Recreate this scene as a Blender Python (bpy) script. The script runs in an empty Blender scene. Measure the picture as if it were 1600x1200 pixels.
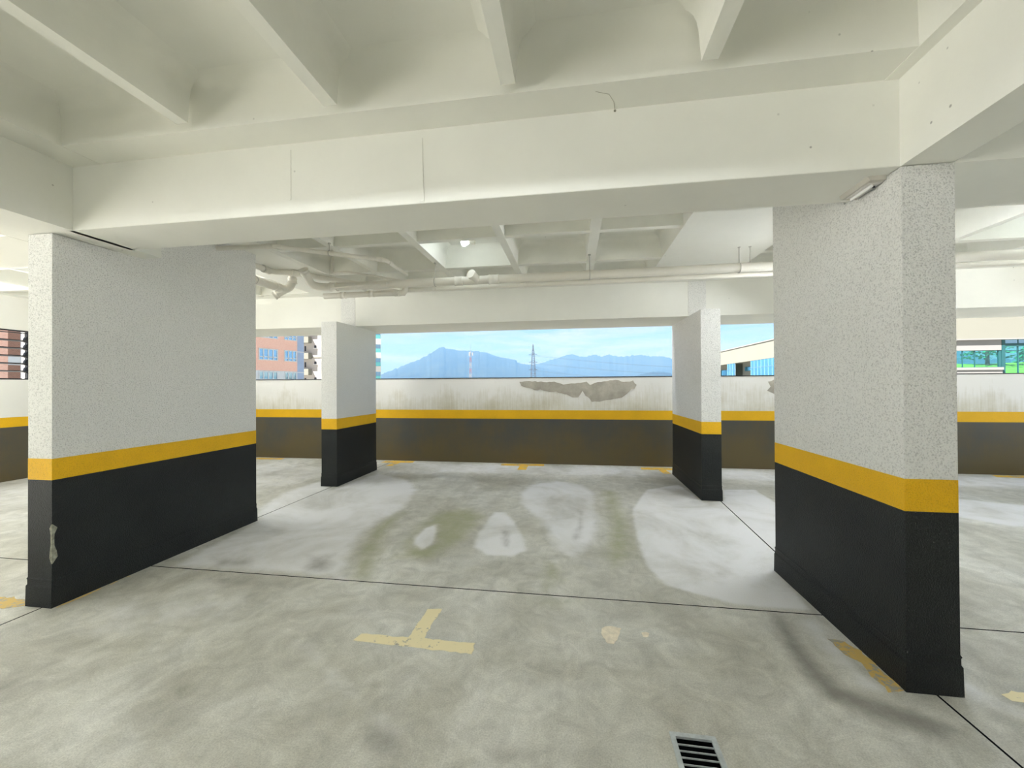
import bpy, bmesh, math, random
import numpy as np
from mathutils import Vector, Matrix
random.seed(7)
rng = np.random.default_rng(11)
S = bpy.context.scene
COL = S.collection
R = math.radians

# ------------------------------------------------------------------ camera
F, PITCH, ROLL, YAW = 628.673, 0.00537958, -0.00547133, 0.15204794
cam_d = bpy.data.cameras.new('camera')
cam_d.sensor_width = 36.0
cam_d.lens = 36.0 * F / 1600.0
cam_d.clip_start = 0.05
cam_d.clip_end = 20000
cam = bpy.data.objects.new('camera', cam_d)
COL.objects.link(cam)
fw = Vector((-math.sin(YAW) * math.cos(PITCH), math.cos(YAW) * math.cos(PITCH), math.sin(PITCH)))
rt = Vector((math.cos(YAW), math.sin(YAW), 0))
up = rt.cross(fw)
r2 = rt * math.cos(ROLL) + up * math.sin(ROLL)
u2 = -rt * math.sin(ROLL) + up * math.cos(ROLL)
cam.matrix_world = Matrix(((r2.x, u2.x, -fw.x, 0), (r2.y, u2.y, -fw.y, 0), (r2.z, u2.z, -fw.z, 1.5), (0, 0, 0, 1)))
S.camera = cam

# ------------------------------------------------------------------ sky, sun, exposure
SUN_E = 22.0
SKY_S = 0.60
FILL_S = 90.0  # emission of the added fill tubes
S.view_settings.view_transform = 'Standard'
S.view_settings.look = 'None'
S.view_settings.gamma = 1.0
S.view_settings.use_curve_mapping = False
S.view_settings.exposure = 0.33
S.cycles.max_bounces = 14
S.cycles.diffuse_bounces = 9
S.cycles.glossy_bounces = 5
S.cycles.transparent_max_bounces = 12

world = bpy.data.worlds.new('sky')
S.world = world
world.use_nodes = True
nt = world.node_tree
nt.nodes.clear()


def nn(t, kind, **kw):
    n = t.nodes.new(kind)
    for k, v in kw.items():
        if k.startswith('i_'):
            key = k[2:]
            n.inputs[int(key) if key.isdigit() else key].default_value = v
        else:
            setattr(n, k, v)
    return n


def ln(t, a, ao, b, bi):
    t.links.new(a.outputs[ao], b.inputs[bi])


def ramp(t, stops, interp='LINEAR'):
    n = t.nodes.new('ShaderNodeValToRGB')
    n.color_ramp.interpolation = interp
    e = n.color_ramp.elements
    while len(e) < len(stops):
        e.new(0.5)
    for i, (p_, c_) in enumerate(stops):
        e[i].position = p_
        e[i].color = (c_[0], c_[1], c_[2], 1) if not isinstance(c_, (int, float)) else (c_, c_, c_, 1)
    return n


tc = nn(nt, 'ShaderNodeTexCoord')
sep = nn(nt, 'ShaderNodeSeparateXYZ')
ln(nt, tc, 'Generated', sep, 0)
grad = ramp(nt, [(0.0, (.62, .80, .93)), (0.06, (.50, .76, .95)), (0.22, (.36, .64, .93)), (0.7, (.26, .48, .85))])
ln(nt, sep, 'Z', grad, 0)
mp = nn(nt, 'ShaderNodeMapping')
mp.inputs['Scale'].default_value = (3.0, 3.0, 22.0)
mp.inputs['Rotation'].default_value = (R(2), R(-3), 0)
ln(nt, tc, 'Generated', mp, 0)
cn = nn(nt, 'ShaderNodeTexNoise', i_Scale=1.6, i_Detail=8.0, i_Roughness=0.62, i_Distortion=0.5)
ln(nt, mp, 0, cn, 'Vector')
cr = ramp(nt, [(0.42, 0.0), (0.66, 0.9)])
ln(nt, cn, 'Fac', cr, 0)
mx = nn(nt, 'ShaderNodeMix', data_type='RGBA')
mx.inputs['B'].default_value = (.93, .95, .98, 1)
ln(nt, cr, 0, mx, 'Factor')
ln(nt, grad, 0, mx, 'A')
bg = nn(nt, 'ShaderNodeBackground', i_Strength=SKY_S)
ln(nt, mx, 'Result', bg, 'Color')
wo = nn(nt, 'ShaderNodeOutputWorld')
ln(nt, bg, 0, wo, 0)

sun_d = bpy.data.lights.new('sun', 'SUN')
sun_d.energy = SUN_E
sun_d.angle = R(0.6)
sun_d.color = (1.0, .965, .91)
sun = bpy.data.objects.new('sun', sun_d)
COL.objects.link(sun)
sd = Vector((-0.60, -0.48, 1.10)).normalized()      # direction towards the sun: high, left and behind
sun.rotation_euler = sd.to_track_quat('Z', 'Y').to_euler()


# ------------------------------------------------------------------ helpers
def tag(o, label=None, cat=None, group=None, kind=None):
    if label:
        o['label'] = label
    if cat:
        o['category'] = cat
    if group:
        o['group'] = group
    if kind:
        o['kind'] = kind
    return o


def empty(name, loc=(0, 0, 0), rz=0.0):
    o = bpy.data.objects.new(name, None)
    o.empty_display_size = 0.1
    o.location = loc
    o.rotation_euler = (0, 0, rz)
    COL.objects.link(o)
    return o


class MB:
    """collects shapes into one mesh"""

    def __init__(self):
        self.v = []
        self.f = []
        self.smooth = []

    def add(self, vs, fs, sm=False):
        b = len(self.v)
        self.v.extend([tuple(x) for x in vs])
        for f in fs:
            self.f.append(tuple(i + b for i in f))
            self.smooth.append(sm)
        return self

    def box(self, x0, x1, y0, y1, z0, z1):
        vs = [(x, y, z) for z in (z0, z1) for y in (y0, y1) for x in (x0, x1)]
        return self.add(vs, [(0, 2, 3, 1), (4, 5, 7, 6), (0, 1, 5, 4), (2, 6, 7, 3), (0, 4, 6, 2), (1, 3, 7, 5)])

    def prism(self, prof, axis, a, b):
        n = len(prof)
        mk = {'X': lambda p, t: (t, p[0], p[1]), 'Y': lambda p, t: (p[0], t, p[1]), 'Z': lambda p, t: (p[0], p[1], t)}[axis]
        vs = [mk(p, a) for p in prof] + [mk(p, b) for p in prof]
        fs = [tuple(range(n)), tuple(range(2 * n - 1, n - 1, -1))]
        fs += [(i, n + i, n + (i + 1) % n, (i + 1) % n) for i in range(n)]
        return self.add(vs, fs)

    def rings(self, x0, x1, y0, y1, prof):
        """rectangle lofted through (z, outset) levels"""
        vs = []
        for z, o in prof:
            vs += [(x0 - o, y0 - o, z), (x1 + o, y0 - o, z), (x1 + o, y1 + o, z), (x0 - o, y1 + o, z)]
        fs = [(3, 2, 1, 0)]
        m = len(prof)
        for k in range(m - 1):
            for i in range(4):
                a, b = 4 * k + i, 4 * k + (i + 1) % 4
                fs.append((a, b, b + 4, a + 4))
        fs.append(tuple(4 * (m - 1) + i for i in range(4)))
        return self.add(vs, fs)

    def tube(self, pts, r, n=14, caps=True):
        pts = [Vector(p) for p in pts]
        rs = r if isinstance(r, (list, tuple)) else [r] * len(pts)
        d0 = (pts[1] - pts[0]).normalized()
        ref = Vector((0, 0, 1)) if abs(d0.z) < 0.9 else Vector((1, 0, 0))
        side = d0.cross(ref).normalized()
        vs = []
        for i, p in enumerate(pts):
            if i == 0:
                d = d0
            elif i == len(pts) - 1:
                d = (pts[i] - pts[i - 1]).normalized()
            else:
                d = ((pts[i] - pts[i - 1]).normalized() + (pts[i + 1] - pts[i]).normalized()).normalized()
            side = (side - d * side.dot(d)).normalized()
            o = d.cross(side)
            for k in range(n):
                a = 2 * math.pi * k / n
                vs.append(p + (side * math.cos(a) + o * math.sin(a)) * rs[i])
        fs = []
        for i in range(len(pts) - 1):
            for k in range(n):
                a, b = i * n + k, i * n + (k + 1) % n
                fs.append((a, b, b + n, a + n))
        self.add(vs, fs, True)
        if caps:
            L = len(pts) - 1
            self.add(vs[:n], [tuple(range(n - 1, -1, -1))])
            self.add(vs[L * n:], [tuple(range(n))])
        return self

    def build(self, name, mat, parent=None, weld=False, bevel=0.0, loc=None, rz=0.0):
        me = bpy.data.meshes.new(name)
        me.from_pydata(self.v, [], self.f)
        me.polygons.foreach_set('use_smooth', self.smooth)
        bm = bmesh.new()
        bm.from_mesh(me)
        if weld or bevel:
            bmesh.ops.remove_doubles(bm, verts=bm.verts, dist=1e-5)
        bmesh.ops.recalc_face_normals(bm, faces=bm.faces)
        if bevel:
            ed = [e for e in bm.edges if len(e.link_faces) == 2 and e.calc_face_angle(0) > 0.6]
            bmesh.ops.bevel(bm, geom=ed, offset=bevel, segments=2, profile=0.5, affect='EDGES')
        bm.to_mesh(me)
        bm.free()
        me.materials.append(mat)
        o = bpy.data.objects.new(name, me)
        COL.objects.link(o)
        if parent is not None:
            o.parent = parent
        if loc is not None:
            o.location = loc
        if rz:
            o.rotation_euler = (0, 0, rz)
        return o


def fillet(pts, rad, seg=6):
    """round the corners of a polyline"""
    pts = [Vector(p) for p in pts]
    out = [pts[0]]
    for i in range(1, len(pts) - 1):
        a, b, c = pts[i - 1], pts[i], pts[i + 1]
        u, w = (a - b), (c - b)
        r = min(rad, u.length * .49, w.length * .49)
        p, q = b + u.normalized() * r, b + w.normalized() * r
        for k in range(seg + 1):
            t = k / seg
            out.append(p * (1 - t) ** 2 + b * 2 * t * (1 - t) + q * t * t)
    out.append(pts[-1])
    return out


# ------------------------------------------------------------------ materials
def new_mat(name):
    m = bpy.data.materials.new(name)
    m.use_nodes = True
    t = m.node_tree
    b = t.nodes['Principled BSDF']
    return m, t, b


def paint(name, c, rough=0.7, var=0.06, vscale=2.0, bump=0.0, bscale=60.0, bdist=0.004, spec=0.4, metal=0.0, fine=0.0, pits=0.0):
    """plain painted / rendered surface: large soft variation, fine grain, optional bump and pin holes"""
    m, t, b = new_mat(name)
    b.inputs['Roughness'].default_value = rough
    b.inputs['Specular IOR Level'].default_value = spec
    b.inputs['Metallic'].default_value = metal
    co = nn(t, 'ShaderNodeTexCoord')
    n1 = nn(t, 'ShaderNodeTexNoise', i_Scale=vscale, i_Detail=6.0, i_Roughness=0.6)
    ln(t, co, 'Object', n1, 'Vector')
    lo = tuple(max(0, x * (1 - var * 1.6)) for x in c)
    hi = tuple(min(1, x * (1 + var)) for x in c)
    rp = ramp(t, [(0.3, lo), (0.7, hi)])
    ln(t, n1, 'Fac', rp, 0)
    last = rp
    lo_s = 0
    if fine or bump:
        n2 = nn(t, 'ShaderNodeTexNoise', i_Scale=bscale, i_Detail=3.0, i_Roughness=0.6)
        ln(t, co, 'Object', n2, 'Vector')
    if fine:
        fr = ramp(t, [(0.30, 1 - fine), (0.5, 1.0)])
        ln(t, n2, 'Fac', fr, 0)
        mu = nn(t, 'ShaderNodeMix', data_type='RGBA', blend_type='MULTIPLY', i_0=1.0)
        ln(t, last, lo_s, mu, 'A')
        ln(t, fr, 0, mu, 'B')
        last, lo_s = mu, 'Result'
    if pits:
        vo = nn(t, 'ShaderNodeTexVoronoi', i_Scale=7.0)
        vo.inputs['Randomness'].default_value = 1.0
        ln(t, co, 'Object', vo, 'Vector')
        pr = ramp(t, [(.03, 1 - pits), (.055, 1.0)])
        ln(t, vo, 'Distance', pr, 0)
        n3 = nn(t, 'ShaderNodeTexNoise', i_Scale=1.3, i_Detail=2.0)
        ln(t, co, 'Object', n3, 'Vector')
        gate = ramp(t, [(0.48, 0.0), (0.6, 1.0)])
        ln(t, n3, 'Fac', gate, 0)
        mu = nn(t, 'ShaderNodeMix', data_type='RGBA', blend_type='MULTIPLY')
        ln(t, gate, 0, mu, 'Factor')
        ln(t, last, lo_s, mu, 'A')
        ln(t, pr, 0, mu, 'B')
        last, lo_s = mu, 'Result'
    t.links.new(last.outputs[lo_s], b.inputs['Base Color'])
    if bump:
        bp = nn(t, 'ShaderNodeBump', i_Strength=bump, i_Distance=bdist)
        ln(t, n2, 'Fac', bp, 'Height')
        ln(t, bp, 'Normal', b, 'Normal')
    return m


M = {}
M['ceil'] = paint('ceiling_paint', (.80, .80, .748), .8, .03, 1.2, .25, 35, .003, .3, pits=.55)
M['rib'] = paint('rib_paint', (.82, .82, .765), .8, .03, 3.0, .25, 30, .003, .3)
M['stucco'] = paint('white_stucco', (.85, .85, .825), .8, .02, 1.5, 1.0, 120, .011, .3, fine=.36)
M['yellow'] = paint('yellow_paint', (.80, .455, .006), .6, .05, 3, .9, 140, .006, .35, fine=.2)
M['black'] = paint('charcoal_paint', (.0145, .017, .017), .5, .25, 2, 1.0, 130, .008, .25, fine=.3)
M['pvc'] = paint('white_pipe_paint', (.75, .725, .655), .45, .03, 3, 0, 10, .001, .45)
M['steel'] = paint('zinc_steel', (.48, .47, .43), .45, .05, 10, 0, 10, .001, .5, metal=.3)
M['grate'] = paint('grate_steel', (.52, .56, .57), .5, .15, 30, .2, 90, .001, .5, metal=.25)
M['dark'] = paint('dark_recess', (.008, .009, .010), .9, .1, 10, 0, 10, .001, .1)
M['cap'] = paint('dark_flashing', (.03, .03, .032), .5, .1, 5, 0, 10, .001, .4)
M['alu'] = paint('black_aluminium', (.012, .012, .016), .4, .05, 5, 0, 10, .001, .5)
M['mortar'] = paint('bare_cement', (.42, .395, .34), .9, .14, 6, .6, 50, .004, .2)
M['chip'] = paint('chipped_plaster', (.30, .30, .24), .9, .3, 40, .8, 60, .006, .2)
M['outer'] = paint('outer_render', (.78, .77, .72), .85, .03, 1, 0, 10, .001, .2)
M['deck'] = paint('deck_concrete', (.78, .78, .76), .9, .08, .8, 0, 10, .001, .2)
M['land'] = paint('valley_ground', (.30, .295, .26), .95, .3, .01, 0, 10, .001, .1)
M['forest'] = paint('forest_slope', (.022, .032, .028), .95, .3, .01, 0, 10, .001, .05)


def concrete_floor():
    m, t, b = new_mat('garage_concrete')
    b.inputs['Specular IOR Level'].default_value = .35
    co = nn(t, 'ShaderNodeTexCoord')
    geo = nn(t, 'ShaderNodeNewGeometry')
    big = nn(t, 'ShaderNodeTexNoise', i_Scale=1.1, i_Detail=9.0, i_Roughness=.62, i_Distortion=.6)
    ln(t, geo, 'Position', big, 'Vector')
    base = ramp(t, [(.30, (.41, .395, .33)), (.47, (.58, .57, .51)), (.66, (.74, .735, .69))])
    ln(t, big, 'Fac', base, 0)
    # brushed streaks
    smap = nn(t, 'ShaderNodeMapping')
    smap.inputs['Rotation'].default_value = (0, 0, R(-28))
    smap.inputs['Scale'].default_value = (4.5, 1.1, 1)
    ln(t, geo, 'Position', smap, 0)
    st = nn(t, 'ShaderNodeTexNoise', i_Scale=1.0, i_Detail=6.0, i_Roughness=.6)
    ln(t, smap, 0, st, 'Vector')
    sr = ramp(t, [(.32, .80), (.60, 1.06)])
    ln(t, st, 'Fac', sr, 0)
    mid = nn(t, 'ShaderNodeTexNoise', i_Scale=5.5, i_Detail=8.0, i_Roughness=.7, i_Distortion=1.2)
    ln(t, geo, 'Position', mid, 'Vector')
    midr = ramp(t, [(.34, .78), (.62, 1.10)])
    ln(t, mid, 'Fac', midr, 0)
    mm = nn(t, 'ShaderNodeMix', data_type='RGBA', blend_type='MULTIPLY', i_0=.8)
    ln(t, base, 0, mm, 'A')
    ln(t, midr, 0, mm, 'B')
    mu = nn(t, 'ShaderNodeMix', data_type='RGBA', blend_type='MULTIPLY', i_0=.55)
    ln(t, mm, 'Result', mu, 'A')
    ln(t, sr, 0, mu, 'B')
    # fine grit
    gr = nn(t, 'ShaderNodeTexNoise', i_Scale=140.0, i_Detail=3.0, i_Roughness=.7)
    ln(t, geo, 'Position', gr, 'Vector')
    grr = ramp(t, [(.30, .80), (.62, 1.07)])
    ln(t, gr, 'Fac', grr, 0)
    mu2 = nn(t, 'ShaderNodeMix', data_type='RGBA', blend_type='MULTIPLY', i_0=.85)
    ln(t, mu, 'Result', mu2, 'A')
    ln(t, grr, 0, mu2, 'B')
    last = mu2
    edge = nn(t, 'ShaderNodeTexNoise', i_Scale=5.0, i_Detail=7.0, i_Roughness=.65)
    ln(t, geo, 'Position', edge, 'Vector')
    for at, colr, lo, hi, amt in (('white', (.86, .86, .875), .30, .9, .97), ('green', (.33, .34, .18), .30, .95, .85), ('dark', (.215, .205, .18), .30, .95, .85)):
        a = nn(t, 'ShaderNodeAttribute', attribute_name=at)
        ad = nn(t, 'ShaderNodeMath', operation='MULTIPLY_ADD')
        ad.inputs[1].default_value = .7
        ln(t, edge, 'Fac', ad, 0)
        ln(t, a, 'Fac', ad, 2)
        rp = nn(t, 'ShaderNodeMapRange', interpolation_type='SMOOTHSTEP')
        rp.inputs['From Min'].default_value = lo + .30
        rp.inputs['From Max'].default_value = hi + .35
        rp.inputs['To Max'].default_value = amt
        ln(t, ad, 0, rp, 0)
        k = nn(t, 'ShaderNodeMix', data_type='RGBA')
        k.inputs['B'].default_value = (*colr, 1)
        if at == 'white':
            un = ramp(t, [(.34, .45), (.56, 1.0)])
            ln(t, big, 'Fac', un, 0)
            um = nn(t, 'ShaderNodeMath', operation='MULTIPLY')
            ln(t, un, 0, um, 0)
            ln(t, rp, 0, um, 1)
            rp = um
        ln(t, rp, 0, k, 'Factor')
        ln(t, last, 'Result', k, 'A')
        last = k
    # grit also over the stains
    mu3 = nn(t, 'ShaderNodeMix', data_type='RGBA', blend_type='MULTIPLY', i_0=.35)
    ln(t, last, 'Result', mu3, 'A')
    ln(t, grr, 0, mu3, 'B')
    ln(t, mu3, 'Result', b, 'Base Color')
    rr = ramp(t, [(.35, .45), (.65, .75)])
    ln(t, big, 'Fac', rr, 0)
    ln(t, rr, 0, b, 'Roughness')
    bp = nn(t, 'ShaderNodeBump', i_Strength=.35, i_Distance=.003)
    ln(t, gr, 'Fac', bp, 'Height')
    ln(t, bp, 'Normal', b, 'Normal')
    return m


def stained_wall(name, top, stain, zlo, zhi, rough, up):
    """paint with vertical run marks that thicken towards one edge"""
    m, t, b = new_mat(name)
    b.inputs['Roughness'].default_value = rough
    b.inputs['Specular IOR Level'].default_value = .35
    geo = nn(t, 'ShaderNodeNewGeometry')
    n1 = nn(t, 'ShaderNodeTexNoise', i_Scale=1.4, i_Detail=8.0, i_Roughness=.65)
    ln(t, geo, 'Position', n1, 'Vector')
    sm = nn(t, 'ShaderNodeMapping')
    sm.inputs['Scale'].default_value = (26.0, 26.0, 1.6)
    ln(t, geo, 'Position', sm, 0)
    n2 = nn(t, 'ShaderNodeTexNoise', i_Scale=1.6, i_Detail=5.0, i_Roughness=.6)
    ln(t, sm, 0, n2, 'Vector')
    sp = nn(t, 'ShaderNodeSeparateXYZ')
    ln(t, geo, 'Position', sp, 0)
    mr = nn(t, 'ShaderNodeMapRange')
    mr.inputs['From Min'].default_value = zhi
    mr.inputs['From Max'].default_value = zlo
    mr.inputs['To Max'].default_value = .34
    ln(t, sp, 'Z', mr, 0)
    a1 = nn(t, 'ShaderNodeMath', operation='MULTIPLY_ADD')
    a1.inputs[1].default_value = .36 if up else .15
    ln(t, n2, 'Fac', a1, 0)
    ln(t, mr, 0, a1, 2)
    a2 = nn(t, 'ShaderNodeMath', operation='MULTIPLY_ADD')
    a2.inputs[1].default_value = .75
    ln(t, n1, 'Fac', a2, 0)
    ln(t, a1, 0, a2, 2)
    rp = ramp(t, [(.72, 0.0), (1.08, .75)] if up else [(.42, 0.0), (.75, .95)])
    ln(t, a2, 0, rp, 0)
    k = nn(t, 'ShaderNodeMix', data_type='RGBA')
    k.inputs['A'].default_value = (*top, 1)
    k.inputs['B'].default_value = (*stain, 1)
    ln(t, rp, 0, k, 'Factor')
    ln(t, k, 'Result', b, 'Base Color')
    n3 = nn(t, 'ShaderNodeTexNoise', i_Scale=70.0, i_Detail=2.0)
    ln(t, geo, 'Position', n3, 'Vector')
    bp = nn(t, 'ShaderNodeBump', i_Strength=.3, i_Distance=.003)
    ln(t, n3, 'Fac', bp, 'Height')
    ln(t, bp, 'Normal', b, 'Normal')
    return m


def worn_paint(name, c, wear):
    m, t, b = new_mat(name)
    b.inputs['Roughness'].default_value = .7
    geo = nn(t, 'ShaderNodeNewGeometry')
    n1 = nn(t, 'ShaderNodeTexNoise', i_Scale=38.0, i_Detail=5.0, i_Roughness=.7)
    ln(t, geo, 'Position', n1, 'Vector')
    n2 = nn(t, 'ShaderNodeTexNoise', i_Scale=7.0, i_Detail=3.0)
    ln(t, geo, 'Position', n2, 'Vector')
    ad = nn(t, 'ShaderNodeMath', operation='MULTIPLY_ADD')
    ad.inputs[1].default_value = .8
    ln(t, n2, 'Fac', ad, 0)
    ln(t, n1, 'Fac', ad, 2)
    rp = ramp(t, [(wear, 1.0), (wear + .08, 0.0)])
    ln(t, ad, 0, rp, 0)
    k = nn(t, 'ShaderNodeMix', data_type='RGBA')
    k.inputs['A'].default_value = (*c, 1)
    k.inputs['B'].default_value = (.40, .385, .32, 1)
    ln(t, rp, 0, k, 'Factor')
    ln(t, k, 'Result', b, 'Base Color')
    return m


def pane_mat(name, tint, refl, rough=.02):
    """see-through tinted pane with a surface reflection"""
    m, t, b = new_mat(name)
    t.nodes.remove(b)
    tr = nn(t, 'ShaderNodeBsdfTransparent')
    tr.inputs[0].default_value = (*tint, 1)
    gl = nn(t, 'ShaderNodeBsdfGlossy', i_Roughness=rough)
    gl.inputs['Color'].default_value = (.9, .95, 1, 1)
    mxs = nn(t, 'ShaderNodeMixShader', i_0=refl)
    ln(t, tr, 0, mxs, 1)
    ln(t, gl, 0, mxs, 2)
    ln(t, mxs, 0, t.nodes['Material Output'], 0)
    return m


def brick_mat(name, c1, c2, mortar, scale):
    m, t, b = new_mat(name)
    b.inputs['Roughness'].default_value = .85
    co = nn(t, 'ShaderNodeTexCoord')
    sp = nn(t, 'ShaderNodeSeparateXYZ')
    ln(t, co, 'Object', sp, 0)
    ad = nn(t, 'ShaderNodeMath', operation='ADD')
    ln(t, sp, 'X', ad, 0)
    ln(t, sp, 'Y', ad, 1)
    cb = nn(t, 'ShaderNodeCombineXYZ')
    ln(t, ad, 0, cb, 0)
    ln(t, sp, 'Z', cb, 1)
    br = nn(t, 'ShaderNodeTexBrick', i_Scale=scale)
    br.inputs['Color1'].default_value = (*c1, 1)
    br.inputs['Color2'].default_value = (*c2, 1)
    br.inputs['Mortar'].default_value = (*mortar, 1)
    ln(t, cb, 0, br, 'Vector')
    ln(t, br, 'Color', b, 'Base Color')
    return m


M['floor'] = concrete_floor()
M['wall_white'] = stained_wall('parapet_paint', (.80, .79, .76), (.50, .46, .33), 1.03, 1.75, .8, True)
M['wall_black'] = stained_wall('parapet_charcoal', (.062, .064, .060), (.105, .080, .034), 0.0, .95, .55, False)
M['mark_pale'] = worn_paint('pale_yellow_marking', (.84, .75, .48), .72)
M['mark_yel'] = worn_paint('yellow_marking', (.88, .55, .06), .76)
M['mark_faint'] = worn_paint('faint_ochre_marking', (.68, .48, .15), .84)
M['patch'] = paint('cream_filler', (.88, .80, .66), .9, .12, 25, .3, 60, .003, .2)
M['glass_clear'] = pane_mat('clear_teal_pane', (.55, .88, .86), .18)
M['brick'] = brick_mat('salmon_brick', (.84, .50, .40), (.78, .42, .32), (.84, .64, .56), 4.0)
M['brick_dk'] = brick_mat('brown_brick', (.30, .15, .11), (.24, .12, .09), (.34, .24, .19), 4.0)
M['bl_white'] = paint('white_frame', (.62, .64, .67), .6, .02, 1, 0, 10, .001, .3)
M['bl_blue'] = paint('blue_grey_panel', (.36, .44, .60), .7, .06, 1, 0, 10, .001, .3)
M['bl_cream'] = paint('cream_render', (.21, .207, .176), .85, .02, .3, 0, 10, .001, .2)
M['bl_pale'] = paint('pale_render', (.42, .395, .375), .85, .03, .3, 0, 10, .001, .2)
M['off_white'] = paint('office_white', (.24, .235, .23), .7, .02, 1, 0, 10, .001, .2)
M['bl_tower'] = paint('tower_render', (.66, .63, .60), .85, .02, .3, 0, 10, .001, .2)
M['bl_mirror'] = paint('sky_blue_glazing', (.30, .72, .90), .06, .05, .4, 0, 10, .001, .6, metal=.9)
M['bl_pane'] = paint('pale_blue_pane', (.42, .62, .78), .08, .06, .5, 0, 10, .001, .6, metal=.75)
M['bl_teal'] = paint('teal_pane', (.25, .72, .70), .1, .06, .5, 0, 10, .001, .6, metal=.5)
M['bl_dark'] = paint('dark_teal_frame', (.02, .09, .10), .4, .1, 1, 0, 10, .001, .4)
M['hole'] = paint('dark_opening', (.03, .035, .05), .5, .1, 1, 0, 10, .001, .4)
M['lawn'] = paint('mown_lawn', (.17, .30, .03), .95, .2, .8, 0, 10, .001, .1)
M['leaf'] = paint('dark_leaf', (.03, .20, .10), .7, .3, 2, 0, 10, .001, .2)
M['bark'] = paint('bark', (.10, .075, .05), .9, .2, 4, 0, 10, .001, .1)
M['mast_white'] = paint('mast_white', (.26, .26, .27), .6, .02, 1, 0, 10, .001, .3)
M['mast_red'] = paint('mast_red', (.22, .10, .11), .6, .02, 1, 0, 10, .001, .3)
M['pylon'] = paint('pylon_steel', (.055, .065, .085), .6, .05, 1, 0, 10, .001, .3)

mb_, tb_, bb_ = new_mat('lit_bulb')
bb_.inputs['Base Color'].default_value = (.9, .95, 1, 1)
bb_.inputs['Emission Color'].default_value = (.86, .96, 1, 1)
bb_.inputs['Emission Strength'].default_value = 32.0
M['bulb'] = mb_

# ================================================================== SETTING
# ---- floor: slabs on a dark bed, saw cut joints between them
bed = MB().box(-9.3, 7.9, -6.3, 7.95, -.30, -.26)
floor = bed.build('floor', M['deck'])
tag(floor, kind='structure')
GX0, GX1, GY0, GY1 = .42, .565, 1.41, 1.81

WHITE = {
    'W1': [(-3.78, 4.34), (-4.12, 5.17), (-4.01, 5.89), (-3.5, 5.43), (-3.36, 6.54), (-2.62, 6.15), (-2.25, 5.56), (-2.08, 4.69), (-2.17, 4.21), (-2.13, 3.74), (-1.99, 3.33), (-1.79, 2.91), (-2.0, 2.94), (-3.34, 2.92), (-3.52, 4.02)],
    'W2': [(-.76, 5.62), (-.65, 6.11), (-.27, 6.37), (.12, 6.21), (.27, 5.75), (.26, 5.14), (.27, 4.65), (.2, 4.06), (.1, 3.73), (-.02, 3.55), (-.1, 3.59), (-.22, 3.84), (-.29, 4.26), (-.41, 4.56), (-.66, 5.02)],
    'W3': [(-.96, 4.72), (-.81, 4.74), (-.65, 4.42), (-.49, 3.96), (-.42, 3.66), (-.55, 3.5), (-.77, 3.5), (-.94, 3.66), (-.98, 3.98), (-.97, 4.37)],
    'W4': [(-1.56, 3.82), (-1.56, 4.09), (-1.49, 4.2), (-1.42, 4.01), (-1.34, 3.68), (-1.39, 3.55), (-1.51, 3.66)],
    'W5': [(1.03, 6.03), (1.56, 6.4), (1.64, 5.47), (1.9, 5.56), (2.07, 4.49), (1.62, 3.52), (1.55, 2.94), (1.09, 2.95), (.67, 3.16), (.59, 3.47), (.59, 3.8), (.63, 4.49), (.7, 5.07)],
    'W6': [(2.11, 6.17), (2.56, 6.23), (2.53, 5.5), (1.94, 4.22), (1.84, 5.35)],
    'W7': [(4.9, 6.1), (6.2, 5.6), (6.3, 5.1), (4.55, 4.95), (4.25, 5.24), (4.4, 5.8)],
    'W8': [(-9.2, 7.5), (-9.2, 3.2), (-6.5, 3.4), (-4.6, 3.8), (-4.1, 5.6), (-4.0, 7.0)],
    'W9': [(-3.4, 7.7), (7.5, 7.7), (7.0, 6.7), (2.8, 6.75), (0, 6.8), (-2.4, 6.7)],
}
GREEN = {
    'G1': [(-1.75, 2.91), (-2.02, 3.36), (-2.15, 3.91), (-2.2, 4.54), (-2.0, 4.83), (-1.86, 3.95), (-1.69, 3.34), (-1.5, 2.85)],
    'G2': [(-.32, 2.86), (-.13, 2.89), (.03, 2.86), (-.08, 2.74), (-.25, 2.76)],
    'G3': [(.66, 4.94), (.61, 3.95), (.59, 3.41), (.48, 3.65), (.50, 4.28)],
    'G4': [(-.27, 3.54), (-.1, 3.44), (-.09, 3.1), (-.22, 2.89), (-.29, 3.18)],
    'G5': [(.36, 6.0), (.62, 5.9), (.62, 4.4), (.5, 3.6), (.3, 3.3), (.22, 3.6), (.34, 4.6)],
    'G6': [(-1.7, 4.6), (-1.3, 4.9), (-1.0, 4.6), (-1.02, 3.8), (-1.2, 3.3), (-1.6, 3.3), (-1.7, 3.9)],
}
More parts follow.
